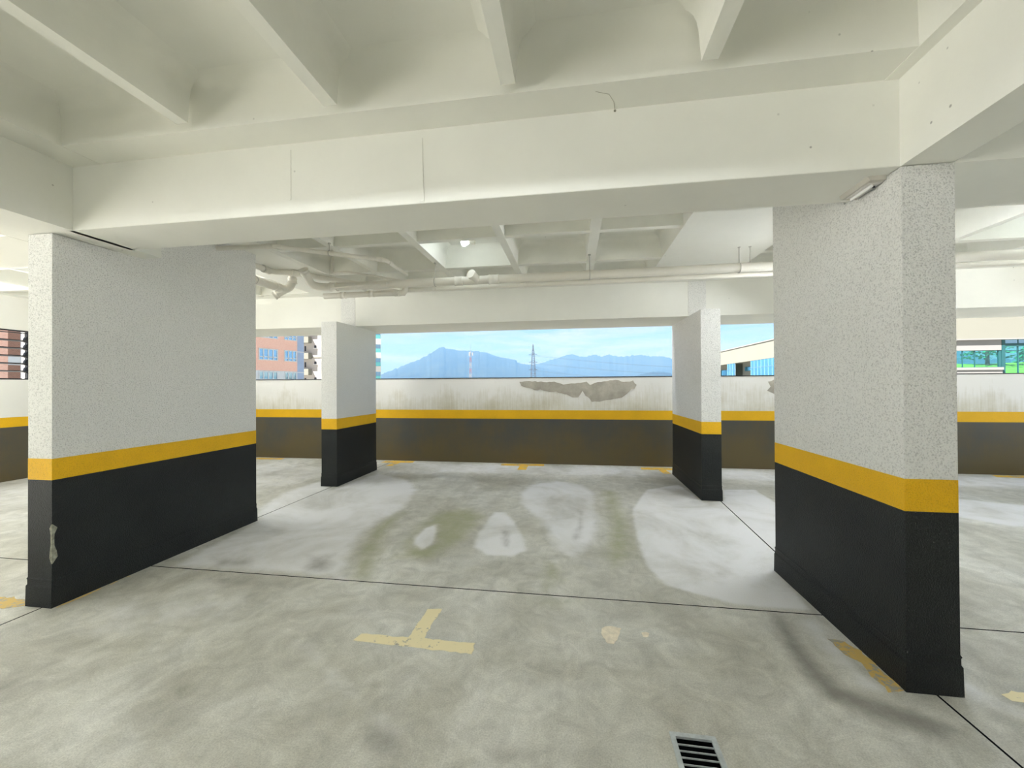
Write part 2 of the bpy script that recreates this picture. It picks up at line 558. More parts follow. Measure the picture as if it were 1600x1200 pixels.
DARK = {
    'D1': [(-3.19, 3.13), (-2.74, 3.13), (-2.67, 3.01), (-3.02, 2.95)],
    'D2': [(-2.36, 3.28), (-2.12, 3.39), (-1.93, 3.0), (-2.19, 2.96)],
    'D3': [(-3.1, 1.62), (-2.74, 1.72), (-2.66, 1.68), (-2.68, 1.60), (-3.0, 1.5)],
    'D4': [(1.26, 2.9), (1.35, 2.87), (1.28, 2.48), (1.33, 2.24), (1.53, 2.13), (1.65, 2.03), (1.54, 1.95), (1.34, 2.01), (1.17, 2.12), (1.15, 2.36)],
    'D5': [(-.96, 1.68), (-.77, 1.67), (-.68, 1.59), (-.7, 1.5), (-.84, 1.52)],
    'D6': [(-.79, 4.19), (-.65, 4.16), (-.57, 3.64), (-.67, 3.7)],
    'D7': [(.02, 5.11), (.13, 4.87), (.08, 4.04), (-.02, 3.79), (-.05, 4.02), (.03, 4.51)],
    'D8': [(-.37, 1.65), (-.17, 1.7), (-.13, 1.61), (-.32, 1.56)],
    'D9': [(-2.85, 2.86), (-2.2, 2.82), (-2.1, 2.72), (-2.6, 2.66), (-2.9, 2.76)],
    'D10': [(1.74, 2.14), (1.88, 2.03), (1.80, 1.6), (1.73, 1.5)],
    'D11': [(-2.62, 1.71), (-1.94, 1.91), (-1.53, 1.74), (-1.62, 1.37), (-2.13, 1.29)],
    'D12': [(-1.67, 1.9), (-1.53, 2.07), (-1.43, 1.98), (-1.62, 1.65), (-1.71, 1.68)],
    'D13': [(1.02, 3.59), (1.39, 3.77), (1.32, 3.41), (1.05, 3.21)],
    'D14': [(2.33, 2.84), (2.9, 2.86), (2.6, 2.5), (2.21, 2.45)],
}
WHITE['L1'] = [(1.39, 2.84), (1.53, 2.86), (1.51, 2.54), (1.52, 2.32), (1.52, 2.19), (1.40, 2.23), (1.37, 2.45)]
WHITE['L2'] = [(-1.69, 2.17), (-1.5, 2.19), (-1.06, 1.85), (-.67, 1.62), (-.83, 1.64), (-1.3, 1.91)]
WHITE['L3'] = [(-3.4, 2.5), (-2.4, 2.75), (-1.9, 2.5), (-2.6, 2.0), (-3.2, 2.0)]
WHITE['L4'] = [(1.8, 2.5), (1.95, 2.5), (2.0, 2.25), (2.2, 2.1), (2.0, 2.1), (1.86, 2.2)]
SOFT = {'L1': (.12, .75), 'L2': (.15, .62), 'L3': (.4, .55), 'L4': (.1, .7), 'D11': (.3, .42), 'D13': (.2, .45), 'D14': (.2, .5), 'D6': (.08, .6), 'D7': (.1, .6), 'D4': (.12, .95), 'D5': (.12, .8), 'D12': (.12, .5), 'W8': (.45, .5), 'W9': (.25, .62), 'W5': (.06, 1.0), 'W6': (.06, 1.0), 'W7': (.10, .85), 'W3': (.06, .85), 'W4': (.07, 1.15)}


def poly_sd(P, poly):
    """signed distance (inside positive) of points to a polygon"""
    poly = np.array(poly, float)
    d2 = np.full(len(P), 1e9)
    inside = np.zeros(len(P), bool)
    for a, b in zip(poly, np.roll(poly, -1, 0)):
        e = b - a
        w = P - a
        t = np.clip((w @ e) / (e @ e), 0, 1)
        q = w - t[:, None] * e
        d2 = np.minimum(d2, (q * q).sum(1))
        c = ((a[1] > P[:, 1]) != (b[1] > P[:, 1]))
        xi = (b[0] - a[0]) * (P[:, 1] - a[1]) / (b[1] - a[1] + 1e-12) + a[0]
        inside ^= (c & (P[:, 0] < xi))
    d = np.sqrt(d2)
    return np.where(inside, d, -d)


def field(P, polys, soft, gain=1.0):
    out = np.zeros(len(P))
    for k, pl in polys.items():
        s, g = SOFT.get(k, (soft, gain))
        sdv = poly_sd(P, pl)
        u = np.clip((sdv + s) / (2 * s), 0, 1)
        out = np.maximum(out, g * u * u * (3 - 2 * u))
    return out


def right_joint(y):
    return 1.722 if y < 2.9 else 1.722 + (y - 2.9) * .055


def slab(corners, step, hole=False):
    """a slab between joints; top gridded so that the stains have their own outline"""
    (xa0, xa1), (xb0, xb1), y0, y1 = corners      # x range at y0, x range at y1
    ny = max(2, int((y1 - y0) / step))
    ys = list(np.linspace(y0, y1, ny + 1))
    nx = max(2, int((xa1 - xa0) / step))
    us = list(np.linspace(0, 1, nx + 1))
    if hole:
        def snap(vals, targets):
            for tgt in targets:
                i = int(np.argmin([abs(v - tgt) for v in vals]))
                vals[i] = tgt
            return vals
        xs_ = snap([xa0 + u * (xa1 - xa0) for u in us], (GX0, GX1))
        us = [(x - xa0) / (xa1 - xa0) for x in xs_]
        ys = snap(ys, (GY0, GY1))
    us, ys = np.array(us), np.array(ys)
    T = (ys - y0) / (y1 - y0)
    XL, XR = xa0 + T * (xb0 - xa0), xa1 + T * (xb1 - xa1)
    X = XL[:, None] + us[None, :] * (XR - XL)[:, None]
    Y = np.repeat(ys[:, None], len(us), 1)
    P = np.stack([X.ravel(), Y.ravel()], 1)
    n1, n0 = len(us), len(ys)
    vs = np.column_stack([P, np.zeros(len(P))])
    idx = np.arange(n0 * n1).reshape(n0, n1)
    quads = np.stack([idx[:-1, :-1], idx[:-1, 1:], idx[1:, 1:], idx[1:, :-1]], -1).reshape(-1, 4)
    if hole:
        c = P[quads].mean(1)
        quads = quads[~((c[:, 0] > GX0) & (c[:, 0] < GX1) & (c[:, 1] > GY0) & (c[:, 1] < GY1))]
    # rim going down
    per = np.concatenate([idx[0, :-1], idx[:-1, -1], idx[-1, :0:-1], idx[:0:-1, 0]])
    low = vs[per].copy()
    low[:, 2] = -.05
    base = len(vs)
    vs = np.vstack([vs, low])
    k = np.arange(len(per))
    k2 = (k + 1) % len(per)
    rim = np.stack([per[k], base + k, base + k2, per[k2]], -1)
    faces = np.vstack([quads, rim])
    me = bpy.data.meshes.new('slab')
    me.from_pydata(vs.tolist(), [], faces.tolist())
    allP = vs[:, :2]
    wv = field(allP, WHITE, .16)
    gv = field(allP, GREEN, .22, .76)
    gv *= 1 - wv * .9
    dv = field(allP, DARK, .16, .70)
    # grime near the foot of joints
    for nm, a in (('white', wv), ('green', gv), ('dark', dv)):
        at = me.attributes.new(nm, 'FLOAT', 'POINT')
        at.data.foreach_set('value', a.astype(np.float32))
    me.materials.append(M['floor'])
    me.materials.append(M['dark'])
    mi = np.zeros(len(faces), np.int32)
    mi[len(quads):] = 1
    me.polygons.foreach_set('material_index', mi)
    o = bpy.data.objects.new('slab', me)
    COL.objects.link(o)
    o.parent = floor
    return o


g = .0055
YJ = 2.9
slab(((-3.61 + g, right_joint(0) - g), (-3.61 + g, right_joint(0) - g), -2.0 + g, YJ - g), .03, True)
slab(((-3.61 + g, right_joint(YJ) - g), (-3.61 + g, right_joint(7.9) - g), YJ + g, 7.9), .03)
slab(((-9.2, -3.61 - g), (-9.2, -3.61 - g), 2.852 + g, 7.9), .05)
slab(((right_joint(2.9) + g, 7.85), (right_joint(7.9) + g, 7.85), 2.866 + g, 7.9), .05)
slab(((-9.2, -3.61 - g), (-9.2, -3.61 - g), -2.0 + g, 2.852 - g), .08)
slab(((right_joint(0) + g, 7.85), (right_joint(0) + g, 7.85), -2.0 + g, 2.866 - g), .05)
for xa, xb in ((-9.2, -3.61 - g), (-3.61 + g, 1.722 - g), (1.722 + g, 7.85)):
    slab(((xa, xb), (xa, xb), -6.2, -2.0 - g), .3)
fill = MB()
fill.box(-9.29, GX0 - .02, -6.29, 7.94, -.26, -.05)
fill.box(GX1 + .02, 7.89, -6.29, 7.94, -.26, -.05)
fill.box(GX0 - .02, GX1 + .02, GY1 + .02, 7.94, -.26, -.05)
fill.box(GX0 - .02, GX1 + .02, -6.29, GY0 - .02, -.26, -.05)
fill.build('joint_bed', M['dark'], floor)

# ---- ceiling: top slab, ribs with rounded feet, beams
ceil = MB().box(-8.1, 7.9, -6.3, 7.15, 3.268, 3.5).box(-9.3, -8.1, 1.4, 7.15, 3.268, 3.5).build('ceiling', M['ceil'])
tag(ceil, kind='structure')
ZR, ZT = 3.01, 3.27
HALF = [(.0375, ZR), (.043, 3.08), (.049, 3.15), (.057, 3.195), (.071, 3.228), (.092, 3.250), (.121, 3.264), (.155, ZT)]


def rib_profile(c, w=.0375, lift=0.0):
    k = w - .0375
    hf = [(x, max(z, ZR + lift)) for x, z in HALF]
    return [(c - x - k, z) for x, z in hf[::-1]] + [(c + x + k, z) for x, z in hf]


def soft(o):
    me = o.data
    me.polygons.foreach_set('use_smooth', [True] * len(me.polygons))
    me.set_sharp_from_angle(angle=R(30))
    return o


def rib(axis, c, a, b, w=.0375):
    soft(MB().prism(rib_profile(c, w, .004 if axis == 'X' else 0), axis, a, b).build('rib', M['rib'], ceil))


for x in (-2.2, -1.28, -.315, .635):
    rib('Y', x, -6, 1.98)
for x in (2.95, 3.9, 4.85, 5.8, 6.75, 7.7):
    rib('Y', x, -6, 1.98)
for x in (-4.95, -5.9, -6.85, -7.8):
    rib('Y', x, -6, 1.98)
for y in (1.10, .15, -.8, -1.75, -2.7, -3.65, -4.6):
    rib('X', y, -3.2, 1.55)
    rib('X', y, 2.05, 7.8)
    rib('X', y, -8.05, -4.1)
for x, w in ((-2.58, .0375), (-1.65, .04), (-.72, .04), (.215, .05)):
    rib('Y', x, 2.85, 5.98, w)
for x in (3.06, 3.98, 4.94, 5.9, 6.85, 7.8):
    rib('Y', x, 2.95, 5.98)
for x in (-5.1, -6.05, -7.0, -7.95):
    rib('Y', x, 2.95, 5.98)
for y in (3.07, 4.025, 4.995, 5.93):
    rib('X', y, -3.3, 1.1)
    rib('X', y - .04, 2.05, 7.8)
    rib('X', y, -9.1, -4.1)


def beam(axis, lo_a, hi_a, lo_b, hi_b, zb, a, b, mat='ceil', drop=0.0):
    """beam stem lo_a..hi_a that hangs to zb, flange lo_b..hi_b at rib level with rounded feet to the slab"""
    hf = [(x, z - drop if z == ZR else z) for x, z in HALF]
    prof = [(lo_a, zb), (hi_a, zb), (hi_a, ZR - drop)]
    prof += [(hi_b + x - .0375, z) for x, z in hf]
    prof += [(lo_b - x + .0375, z) for x, z in hf[::-1]]
    prof += [(lo_a, ZR - drop)]
    q = []
    for p_ in prof:
        if not q or (abs(p_[0] - q[-1][0]) + abs(p_[1] - q[-1][1])) > 1e-6:
            q.append(p_)
    return soft(MB().prism(q, axis, a, b).build('beam', M[mat], ceil))


beam('X', 2.25, 2.64, 2.045, 2.85, 2.575, -3.40, 1.61)
bm_main = ceil.children[-1]
MB().prism([(-.885, 2.585), (-.86, 2.585), (-.866, 2.80), (-.868, 2.96), (-.90, 3.0), (-.91, 2.995), (-.884, 2.95)], 'Y', 2.246, 2.252).build('formwork_ridge', M['ceil'], bm_main)
MB().box(-1.735, -1.722, 2.2475, 2.252, 2.66, 2.97).build('formwork_ridge', M['ceil'], bm_main)
MB().box(-3.3, 1.58, 2.2475, 2.252, 2.577, 2.584).build('formwork_ridge', M['ceil'], bm_main)
MB().tube([(.232, 2.2485, 3.0), (.232, 2.252, 3.0)], .007, 8).build('rust_spot', M['chip'], bm_main)
MB().tube([(.232, 2.25, 3.008), (.22, 2.19, 3.0105), (.19, 2.13, 3.0105), (.12, 2.10, 3.0105)], .0016, 5).build('hairline_crack', M['mortar'], bm_main)
beam('X', 2.25, 2.83, 2.045, 2.95, 2.572, 1.825, 7.85, drop=.006)
beam('X', 2.25, 2.84, 2.045, 2.95, 2.573, -9.1, -3.93, drop=.006)
beam('Y', -3.935, -3.362, -4.15, -3.14, 2.575, -6.1, 2.845, drop=.003)
beam('Y', 1.60, 1.828, 1.535, 2.05, 2.574, -6.1, 2.66, drop=.003)
# flat strips over the pillar lines in the far bay
beam('Y', -4.10, -3.30, -4.15, -3.225, 3.0, 2.84, 6.15, drop=.009)
beam('Y', 1.15, 2.05, 1.035, 2.12, 3.0, 2.66, 6.15, drop=.009)
# edge beam over the opening
beam('X', 6.13, 7.1, 5.95, 7.1, 2.497, -9.1, 7.85)
# edge beam along the left wall
MB().box(-9.3, -8.9, 1.4, 6.13, 3.02, 3.3).build('beam', M['ceil'], ceil)

# ---- far parapet
wall = MB().box(-9.3, 7.9, 7.75, 7.90, 1.035, 1.655).build('wall_far', M['wall_white'])
tag(wall, kind='structure')
MB().box(-9.3, 7.9, 7.749, 7.90, .863, 1.035).build('yellow_band', M['yellow'], wall)
MB().box(-9.3, 7.9, 7.748, 7.90, -.05, .863).build('dark_base', M['wall_black'], wall)
MB().box(-9.3, 7.9, 7.742, 7.92, 1.655, 1.672).build('sill_cap', M['cap'], wall)


def flat_poly(pts, axis, level, thick, jitter=.0, sub=0):
    """thin plate with an irregular outline; axis Z lies on the floor, axis Y hangs on the far wall"""
    out = []
    n = len(pts)
    for i in range(n):
        a, b = pts[i], pts[(i + 1) % n]
        k = max(1, int(math.hypot(b[0] - a[0], b[1] - a[1]) / sub)) if sub else 1
        for j in range(k):
            t = j / k
            q = (a[0] + (b[0] - a[0]) * t, a[1] + (b[1] - a[1]) * t)
            out.append((q[0] + random.uniform(-jitter, jitter), q[1] + random.uniform(-jitter, jitter)))
    return MB().prism(out, axis, level, level + thick)


P1 = [(-1.036, 1.591), (-.836, 1.602), (-.626, 1.576), (-.417, 1.587), (-.197, 1.536), (.188, 1.558), (.236, 1.582), (.307, 1.509), (.45, 1.568), (.779, 1.602), (.93, 1.565), (1.104, 1.588), (1.161, 1.504), (1.126, 1.444), (1.057, 1.421), (.94, 1.302), (.754, 1.254), (.613, 1.23), (.471, 1.194), (.329, 1.206), (.222, 1.315), (.175, 1.4), (.091, 1.291), (-.018, 1.291), (-.223, 1.365), (-.565, 1.415), (-.812, 1.441), (-.999, 1.504)]
P2 = [(3.411, 1.548), (3.589, 1.62), (3.775, 1.602), (3.9, 1.5), (3.772, 1.229), (3.566, 1.309), (3.399, 1.389), (3.442, 1.468)]
for pp in (P1, P2):
    o = flat_poly(pp, 'Y', 7.743, .009, .012, .05).build('peeled_patch', M['mortar'], wall)
o['label'] = 'bare grey cement where the white paint has peeled off'

# ---- left wall with louvred window, open to the terrace nearer the camera
wl = MB().box(-9.28, -9.1, 1.8, 7.9, 1.035, 1.652).box(-9.28, -9.1, 1.8, 7.9, 2.474, 3.3).box(-9.28, -9.1, 5.50, 7.9, 1.652, 2.474).box(-9.28, -9.1, 1.8, 4.0, 1.652, 2.474)
wl = wl.build('wall_left', M['outer'])
tag(wl, kind='structure')
MB().box(-9.28, -9.099, 1.8, 7.9, .875, 1.035).build('yellow_band', M['yellow'], wl)
MB().box(-9.28, -9.098, 1.8, 7.9, -.05, .875).build('dark_base', M['wall_black'], wl)
fr = MB().box(-9.17, -9.11, 4.0, 5.5, 1.652, 1.675).box(-9.17, -9.11, 4.0, 5.5, 2.455, 2.474).box(-9.17, -9.11, 4.0, 4.03, 1.675, 2.455).box(-9.17, -9.11, 5.472, 5.5, 1.675, 2.455)
win = fr.build('window_1', M['alu'])
tag(win, kind='structure')
MB().box(-9.16, -9.12, 4.03, 5.472, 2.425, 2.437).build('frame_rail', M['alu'], win)
for i in range(6):
    z = 2.303 - i * .1275
    if z < 1.68:
        break
    bl = MB().prism([(-9.185, z - .012), (-9.185, z), (-9.095, z + .012), (-9.095, z)], 'Y', 4.03, 5.472)
    bo = bl.build('louver_blade', M['alu'], win)
    MB().prism([(5.472, z - .03), (5.472, z + .075), (5.452, z + .055), (5.440, z + .01), (5.425, z - .012)], 'X', -9.165, -9.115).build('blade_clip', M['alu'], bo)

# ---- right wall and near wall (both outside the picture, they close the room)
wr = MB().box(7.75, 7.9, -6.2, 2.4, -.05, 3.3).build('wall_right', M['outer'])
tag(wr, kind='structure')
wn = MB().box(-6.0, 7.9, -6.35, -6.2, -.05, 3.3).build('wall_near', M['outer'])
tag(wn, kind='structure')
# ---- open terrace on the unseen sides, added to bounce sunlight indoors
dk = MB().box(-40, -9.3, -30, 3.8, -.35, -.02).box(-9.3, 7.9, -30, -6.3, -.35, -.02).box(7.9, 18, -6.3, 7.9, -.35, -.02).build('bounce_terrace', M['deck'])
tag(dk, kind='structure')

# ================================================================== PILLARS
def pillar(name, x0, x1, y0, y1, head_y, top, label, bands, group=None):
    yb, yt = bands
    t = empty(name, ((x0 + x1) / 2, (y0 + y1) / 2, 0))
    tag(t, label, 'pillar', group)
    cx, cy = (x0 + x1) / 2, (y0 + y1) / 2
    X0, X1, Y0, Y1 = x0 - cx, x1 - cx, y0 - cy, y1 - cy
    if head_y is None:
        s = MB().box(X0, X1, Y0, Y1, yt, top)
    else:
        H = head_y - cy
        s = MB().prism([(Y0, yt), (Y1, yt), (Y1, 3.005), (H, 3.005), (H, top), (Y0, top)], 'X', X0, X1)
    s.build('shaft', M['stucco'], t)
    MB().box(X0 - .0008, X1 + .0008, Y0 - .0008, Y1 + .0008, yb, yt).build('yellow_band', M['yellow'], t)
    MB().rings(X0, X1, Y0, Y1, [(0, .010), (.14, .008), (.150, .003), (.180, .003), (.188, .006), (.198, .001), (yb, .0008)]).build('dark_base', M['black'], t)
    return t


pl = pillar('pillar', -3.742, -3.54, 2.252, 4.045, 2.65, 2.57, 'white stucco pillar with chipped corner on its charcoal base, nearest on the left', (.872, 1.018))
pillar('pillar', 1.60, 1.826, 2.242, 3.53, 2.67, 2.57, 'white stucco pillar with a small lamp at its top, nearest on the right', (.878, 1.036))
pillar('pillar', -3.785, -3.535, 5.6, 6.82, 6.125, 2.494, 'farther left pillar standing behind the bundle of white drain pipes', (.862, 1.022))
pillar('pillar', 1.645, 1.885, 5.56, 7.12, 6.125, 2.494, 'farther right pillar standing beside the peeling parapet wall', (.862, 1.022))

# chipped corner of the left pillar
cp = MB()
zz = [.30, .34, .38, .42, .46, .50, .54, .57]
oo = [(.004 + random.random() * .010) for _ in zz]
oo[0] = oo[-1] = .001
vs = []
for z, o_ in zip(zz, oo):
    cx_, cy_ = -3.54 + 3.641, 2.252 - 3.1485
    vs += [(cx_ - o_ * 1.3, cy_ - .003, z), (cx_ + .004 - .002 * random.random(), cy_ - .004 + .003 * random.random(), z), (cx_ + .003, cy_ + o_ * 2.2, z)]
fs = []
for k in range(len(zz) - 1):
    for i in range(2):
        a = 3 * k + i
        fs.append((a, a + 1, a + 4, a + 3))
    fs.append((3 * k + 2, 3 * k, 3 * k + 3, 3 * k + 5))
cp.add(vs, fs)
o = cp.build('chipped_edge', M['chip'], pl)
o['label'] = 'bare pale plaster along the chipped corner'

# ================================================================== FITTINGS UNDER THE CEILING
# emergency lamp on the beam soffit beside the right pillar
lum = empty('emergency_lamp', (1.545, 2.445, 2.575))
tag(lum, 'small pale emergency lamp on the beam soffit against the right pillar', 'lamp')
b_ = MB()
b_.prism([(-.036, 0), (.05, 0), (.05, -.022), (-.024, -.022)], 'Y', -.115, .112)
b_.build('housing', paint('lamp_housing', (.52, .50, .45), .5, .05, 5, 0, 10, .001, .4), lum)
MB().box(-.012, .048, -.085, .09, -.0265, -.0215).build('diffuser', paint('lamp_diffuser', (.62, .60, .58), .35, .05, 5, 0, 10, .001, .5), lum)
MB().tube([(.008, -.075, -.034), (.008, .08, -.034)], .0085, 10).build('tube', paint('lamp_tube', (.92, .92, .90), .3, .01, 5, 0, 10, .001, .5), lum)
MB().tube([(.034, -.05, -.0265), (.034, -.05, -.034)], .007, 10).build('button', M['alu'], lum)


def bulb(loc, label):
    t = empty('bulb_lamp', loc)
    tag(t, label, 'lamp')
    pr = [(-.045, .018), (-.03, .02), (-.012, .032), (.006, .041), (.02, .0425), (.034, .036), (.043, .021), (.046, .004)]
    # bulb axis along -X
    MB().tube([(-p_[0] - .0, 0, 0) for p_ in pr], [p_[1] for p_ in pr], 20).build('bulb', M['bulb'], t)
    MB().tube([(.045, 0, 0), (.092, 0, 0)], [.021, .024], 16).build('socket', M['pvc'], t)
    MB().box(.062, .112, -.03, .03, -.02, .142).build('bracket', M['pvc'], t)
    return t


bulb((-1.2, 4.40, 3.124), 'lit round white bulb in the coffer above the long pipe')
bulb((4.68, 4.45, 3.124), 'lit bulb in the coffer right of the near right pillar')


mt_, tt_, bt_ = new_mat('fill_tube')  # glow of the fill tubes added to lift the interior
bt_.inputs['Base Color'].default_value = (.9, .95, 1, 1)
bt_.inputs['Emission Color'].default_value = (.95, .98, 1, 1)
bt_.inputs['Emission Strength'].default_value = FILL_S
M['tube'] = mt_


mt2 = mt_.copy()
mt2.name = 'fill_tube_bright'
mt2.node_tree.nodes['Principled BSDF'].inputs['Emission Strength'].default_value = FILL_S * 2.4
M['fill_bright'] = mt2
mt3 = mt_.copy()
mt3.name = 'fill_tube_soft'
mt3.node_tree.nodes['Principled BSDF'].inputs['Emission Strength'].default_value = FILL_S * .75
M['fill_soft'] = mt3
mt4 = mt_.copy()
mt4.name = 'fill_tube_mid'
mt4.node_tree.nodes['Principled BSDF'].inputs['Emission Strength'].default_value = FILL_S * 1.3
M['fill_mid'] = mt4


def fill_tube_lamp(x, y, z, rz, L, label, tm='tube'):  # added fill lamp, out of view, only there to brighten the garage
    t = empty('fill_tube_lamp', (x, y, z), rz)
    tag(t, label, 'lamp', 'added fill lamps')
    h = L / 2
    MB().box(-h - .02, h + .02, -.05, .05, -.035, .012 if z < 3.1 else .05).build('housing', M['pvc'], t)
    if z < 2.7:
        for s_ in (-1, 1):
            MB().tube([(s_ * h * .8, 0, .01), (s_ * h * .8, 0, 3.0 - z)], .006, 8).build('suspension_rod', M['pvc'], t)
    for s_ in (-1, 1):
        MB().box(s_ * (h + .01) - .012, s_ * (h + .01) + .012, -.018, .018, -.075, -.035).build('lamp_holder', M['pvc'], t)
    MB().tube([(-h, 0, -.058), (h, 0, -.058)], .014, 12).build('tube', M[tm], t)


for x_, w_ in ((-1.74, 'left'), (-.8, 'middle'), (.16, 'right')):
    fill_tube_lamp(x_, .62, 3.215, 0, .6, 'added short fill lamp inside the coffer above the camera, %s one' % w_)
fill_tube_lamp(-1.75, -3.3, 2.98, 0, 1.2, 'added fill lamp across the ribs deep behind the camera, left one')
fill_tube_lamp(.2, -3.3, 2.98, 0, 1.2, 'added fill lamp across the ribs deep behind the camera, right one')
fill_tube_lamp(5.8, 4.9, 2.98, R(90), 1.2, 'added fill lamp in the right bay near the far parapet')
fill_tube_lamp(4.2, .6, 2.6, R(90), 1.2, 'added fill lamp in the right bay beside the driving lane')
fill_tube_lamp(-7.7, 3.52, 2.96, R(90), 1.2, 'added fill lamp in the left bay near the louvred window', 'fill_bright')
fill_tube_lamp(-5.4, .3, 2.6, R(90), 1.2, 'added fill lamp in the left bay beside the driving lane', 'fill_soft')
fill_tube_lamp(2.75, 4.45, 2.6, R(90), 1.1, 'added fill lamp hidden behind the near right pillar', 'fill_bright')
fill_tube_lamp(-5.3, 4.25, 2.6, R(90), 1.1, 'added fill lamp hidden behind the near left pillar', 'fill_mid')
for k_ in range(6):
    fill_tube_lamp(-6.2 + 2.3 * k_, 7.16, 2.83, 0, 1.2, '%s added fill lamp from the left wall on the outer face of the edge beam' % ('first', 'second', 'third', 'fourth', 'fifth', 'sixth')[k_], 'fill_soft')


def hanger(x, y, ztop, zc, r, parent, along='X'):
    mb = MB()
    mb.tube([(x, y, ztop), (x, y, zc + r)], .0045, 8)
    mb.tube([(x, y, ztop - .012), (x, y, ztop)], .016, 10)
    ring = []
    for k in range(25):
        a = 2 * math.pi * k / 24
        ring.append((x, y + math.cos(a) * (r + .002), zc + math.sin(a) * (r + .002)) if along == 'X' else (x + math.cos(a) * (r + .002), y, zc + math.sin(a) * (r + .002)))
    mb.tube(ring, .005, 6, False)
    return mb.build('hanger', M['steel'], parent)


def coupling(p, d, r, L, parent, name='coupling'):
    p, d = Vector(p), Vector(d).normalized()
    mb = MB()
    mb.tube([p - d * L / 2, p - d * (L / 2 - .012), p - d * (L / 2 - .014), p + d * (L / 2 - .014), p + d * (L / 2 - .012), p + d * L / 2], [r * 1.20, r * 1.20, r * 1.12, r * 1.12, r * 1.20, r * 1.20], 18)
    return mb.build(name, M['pvc'], parent)


# long main drain
YP, ZP, RP = 4.70, 2.772, .049
main = empty('drain_pipe', (0, YP, ZP))
tag(main, 'long straight white drain pipe hung across the far bay', 'pipe')
loc_ = lambda x, y, z: (x, y - YP, z - ZP)
pts = fillet([loc_(-3.24, YP - .26, ZP + .16), loc_(-3.24, YP - .10, ZP), loc_(-3.12, YP, ZP), loc_(-2.9, YP, ZP), loc_(7.8, YP, ZP + .01)], .12, 8)
MB().tube(pts, RP, 20).build('pipe_run', M['pvc'], main)
coupling(loc_(-3.24, YP - .24, ZP + .14), (0, -1, 1), RP, .05, main, 'elbow_socket')
coupling(loc_(-3.0, YP, ZP), (1, 0, 0), RP, .10, main)
coupling(loc_(-.93, YP, ZP), (1, 0, 0), RP, .12, main)
coupling(loc_(-1.36, YP, ZP), (1, 0, 0), RP, .10, main)
tee = MB().tube([loc_(-1.13, YP, ZP), loc_(-1.17, YP - .10, ZP + .035)], RP * 1.0, 18)
tee.build('inspection_branch', M['pvc'], main)
MB().tube([loc_(-1.168, YP - .095, ZP + .033), loc_(-1.182, YP - .13, ZP + .046)], RP * 1.14, 20).build('inspection_cap', M['pvc'], main)
for hx in (-1.66, .19, 1.79, 3.6, 5.4):
    hanger(hx, 0, ZR - ZP, 0, RP, main)
hanger(1.9, 0, ZR - ZP, 0, RP * .6, main)

# slimmer pipe just behind and below
side = empty('drain_pipe', (0, 4.95, 2.765))
tag(side, 'slim white pipe running just behind and below the long drain pipe', 'pipe')
MB().tube([(-2.14, 0, -.01), (7.8, 0, .0)], .028, 16).build('pipe_run', M['pvc'], side)
coupling((-1.75, 0, -.01), (1, 0, 0), .028, .06, side)
coupling((-.6, 0, -.01), (1, 0, 0), .028, .06, side)

# low branch that ends in an elbow left of the opening
low = empty('drain_pipe', (-2.6, 4.85, 2.70))
tag(low, 'low white branch pipe below the long drain ending in an upturned elbow', 'pipe')
pts = fillet([(-.62, -.02, -.01), (0, 0, 0), (.36, .02, 0), (.47, .03, .0), (.47, .05, .10)], .07, 7)
MB().tube(pts, .036, 18).build('pipe_run', M['pvc'], low)
coupling((.03, 0, 0), (1, .05, 0), .036, .07, low)
coupling((.37, .02, 0), (1, .05, 0), .036, .06, low)
MB().tube(fillet([(-.40, -.22, .035), (-.1, -.25, .045), (.05, -.26, .05), (.36, -.24, .06)], .05), .016, 12).build('thin_branch', M['pvc'], low)
coupling((-.36, -.01, -.005), (1, 0, 0), .036, .07, low)

# pipe along the left pillar
lp_ = empty('drain_pipe', (-3.85, 4.4, 2.816))
tag(lp_, 'thick white pipe coming from behind the left pillar to a capped elbow', 'pipe')
MB().tube(fillet([(0, -1.5, .0), (0, .40, 0), (.02, .50, .0), (.09, .52, .06), (.10, .52, .19)], .10, 8), .05, 20).build('pipe_run', M['pvc'], lp_)
coupling((0, .36, 0), (0, 1, 0), .05, .10, lp_)
coupling((.10, .52, .12), (0, 0, 1), .05, .07, lp_)
MB().tube([(.02, .49, 0), (-.09, .44, -.085)], .046, 18).build('clean_out', M['pvc'], lp_)
coupling((-.085, .442, -.08), (-.11, -.05, -.085), .046, .05, lp_, 'end_cap')
hanger(.0, -.02, ZR - 2.816, 0, .05, lp_, 'Y')

# upper pipe that turns diagonally across the coffers
up_ = empty('drain_pipe', (-3.75, 4.3, 2.955))
tag(up_, 'upper white pipe beside the left pillar turning across the coffers', 'pipe')
MB().tube(fillet([(0, -1.3, 0), (0, .24, 0), (.20, .30, .0), (.63, .83, 0), (1.15, 1.65, 0)], .10, 6), .036, 18).build('pipe_run', M['pvc'], up_)
coupling((0, .16, 0), (0, 1, 0), .037, .09, up_)
coupling((.24, .35, 0), (.43, .53, 0), .037, .07, up_)
hanger(.0, .1, ZR - 2.955, 0, .037, up_, 'Y')

# thin pipe that leaves the left pillar at beam level
th = empty('water_pipe', (-3.54, 3.55, 2.903))
tag(th, 'thin white pipe leaving the left pillar close under the big beam', 'pipe')
pts = fillet([(-.03, 0, 0), (.59, .03, 0), (1.49, .64, 0), (1.475, 1.24, 0)], .05, 5)
MB().tube(pts, .0225, 14).build('pipe_run', M['pvc'], th)
coupling((.57, .03, 0), (1, .1, 0), .0225, .07, th)
coupling((1.43, .60, 0), (.9, .61, 0), .0225, .07, th)
coupling((1.49, .74, 0), (0, 1, 0), .0225, .06, th)
hanger(1.02, .32, ZR - 2.903, 0, .024, th)

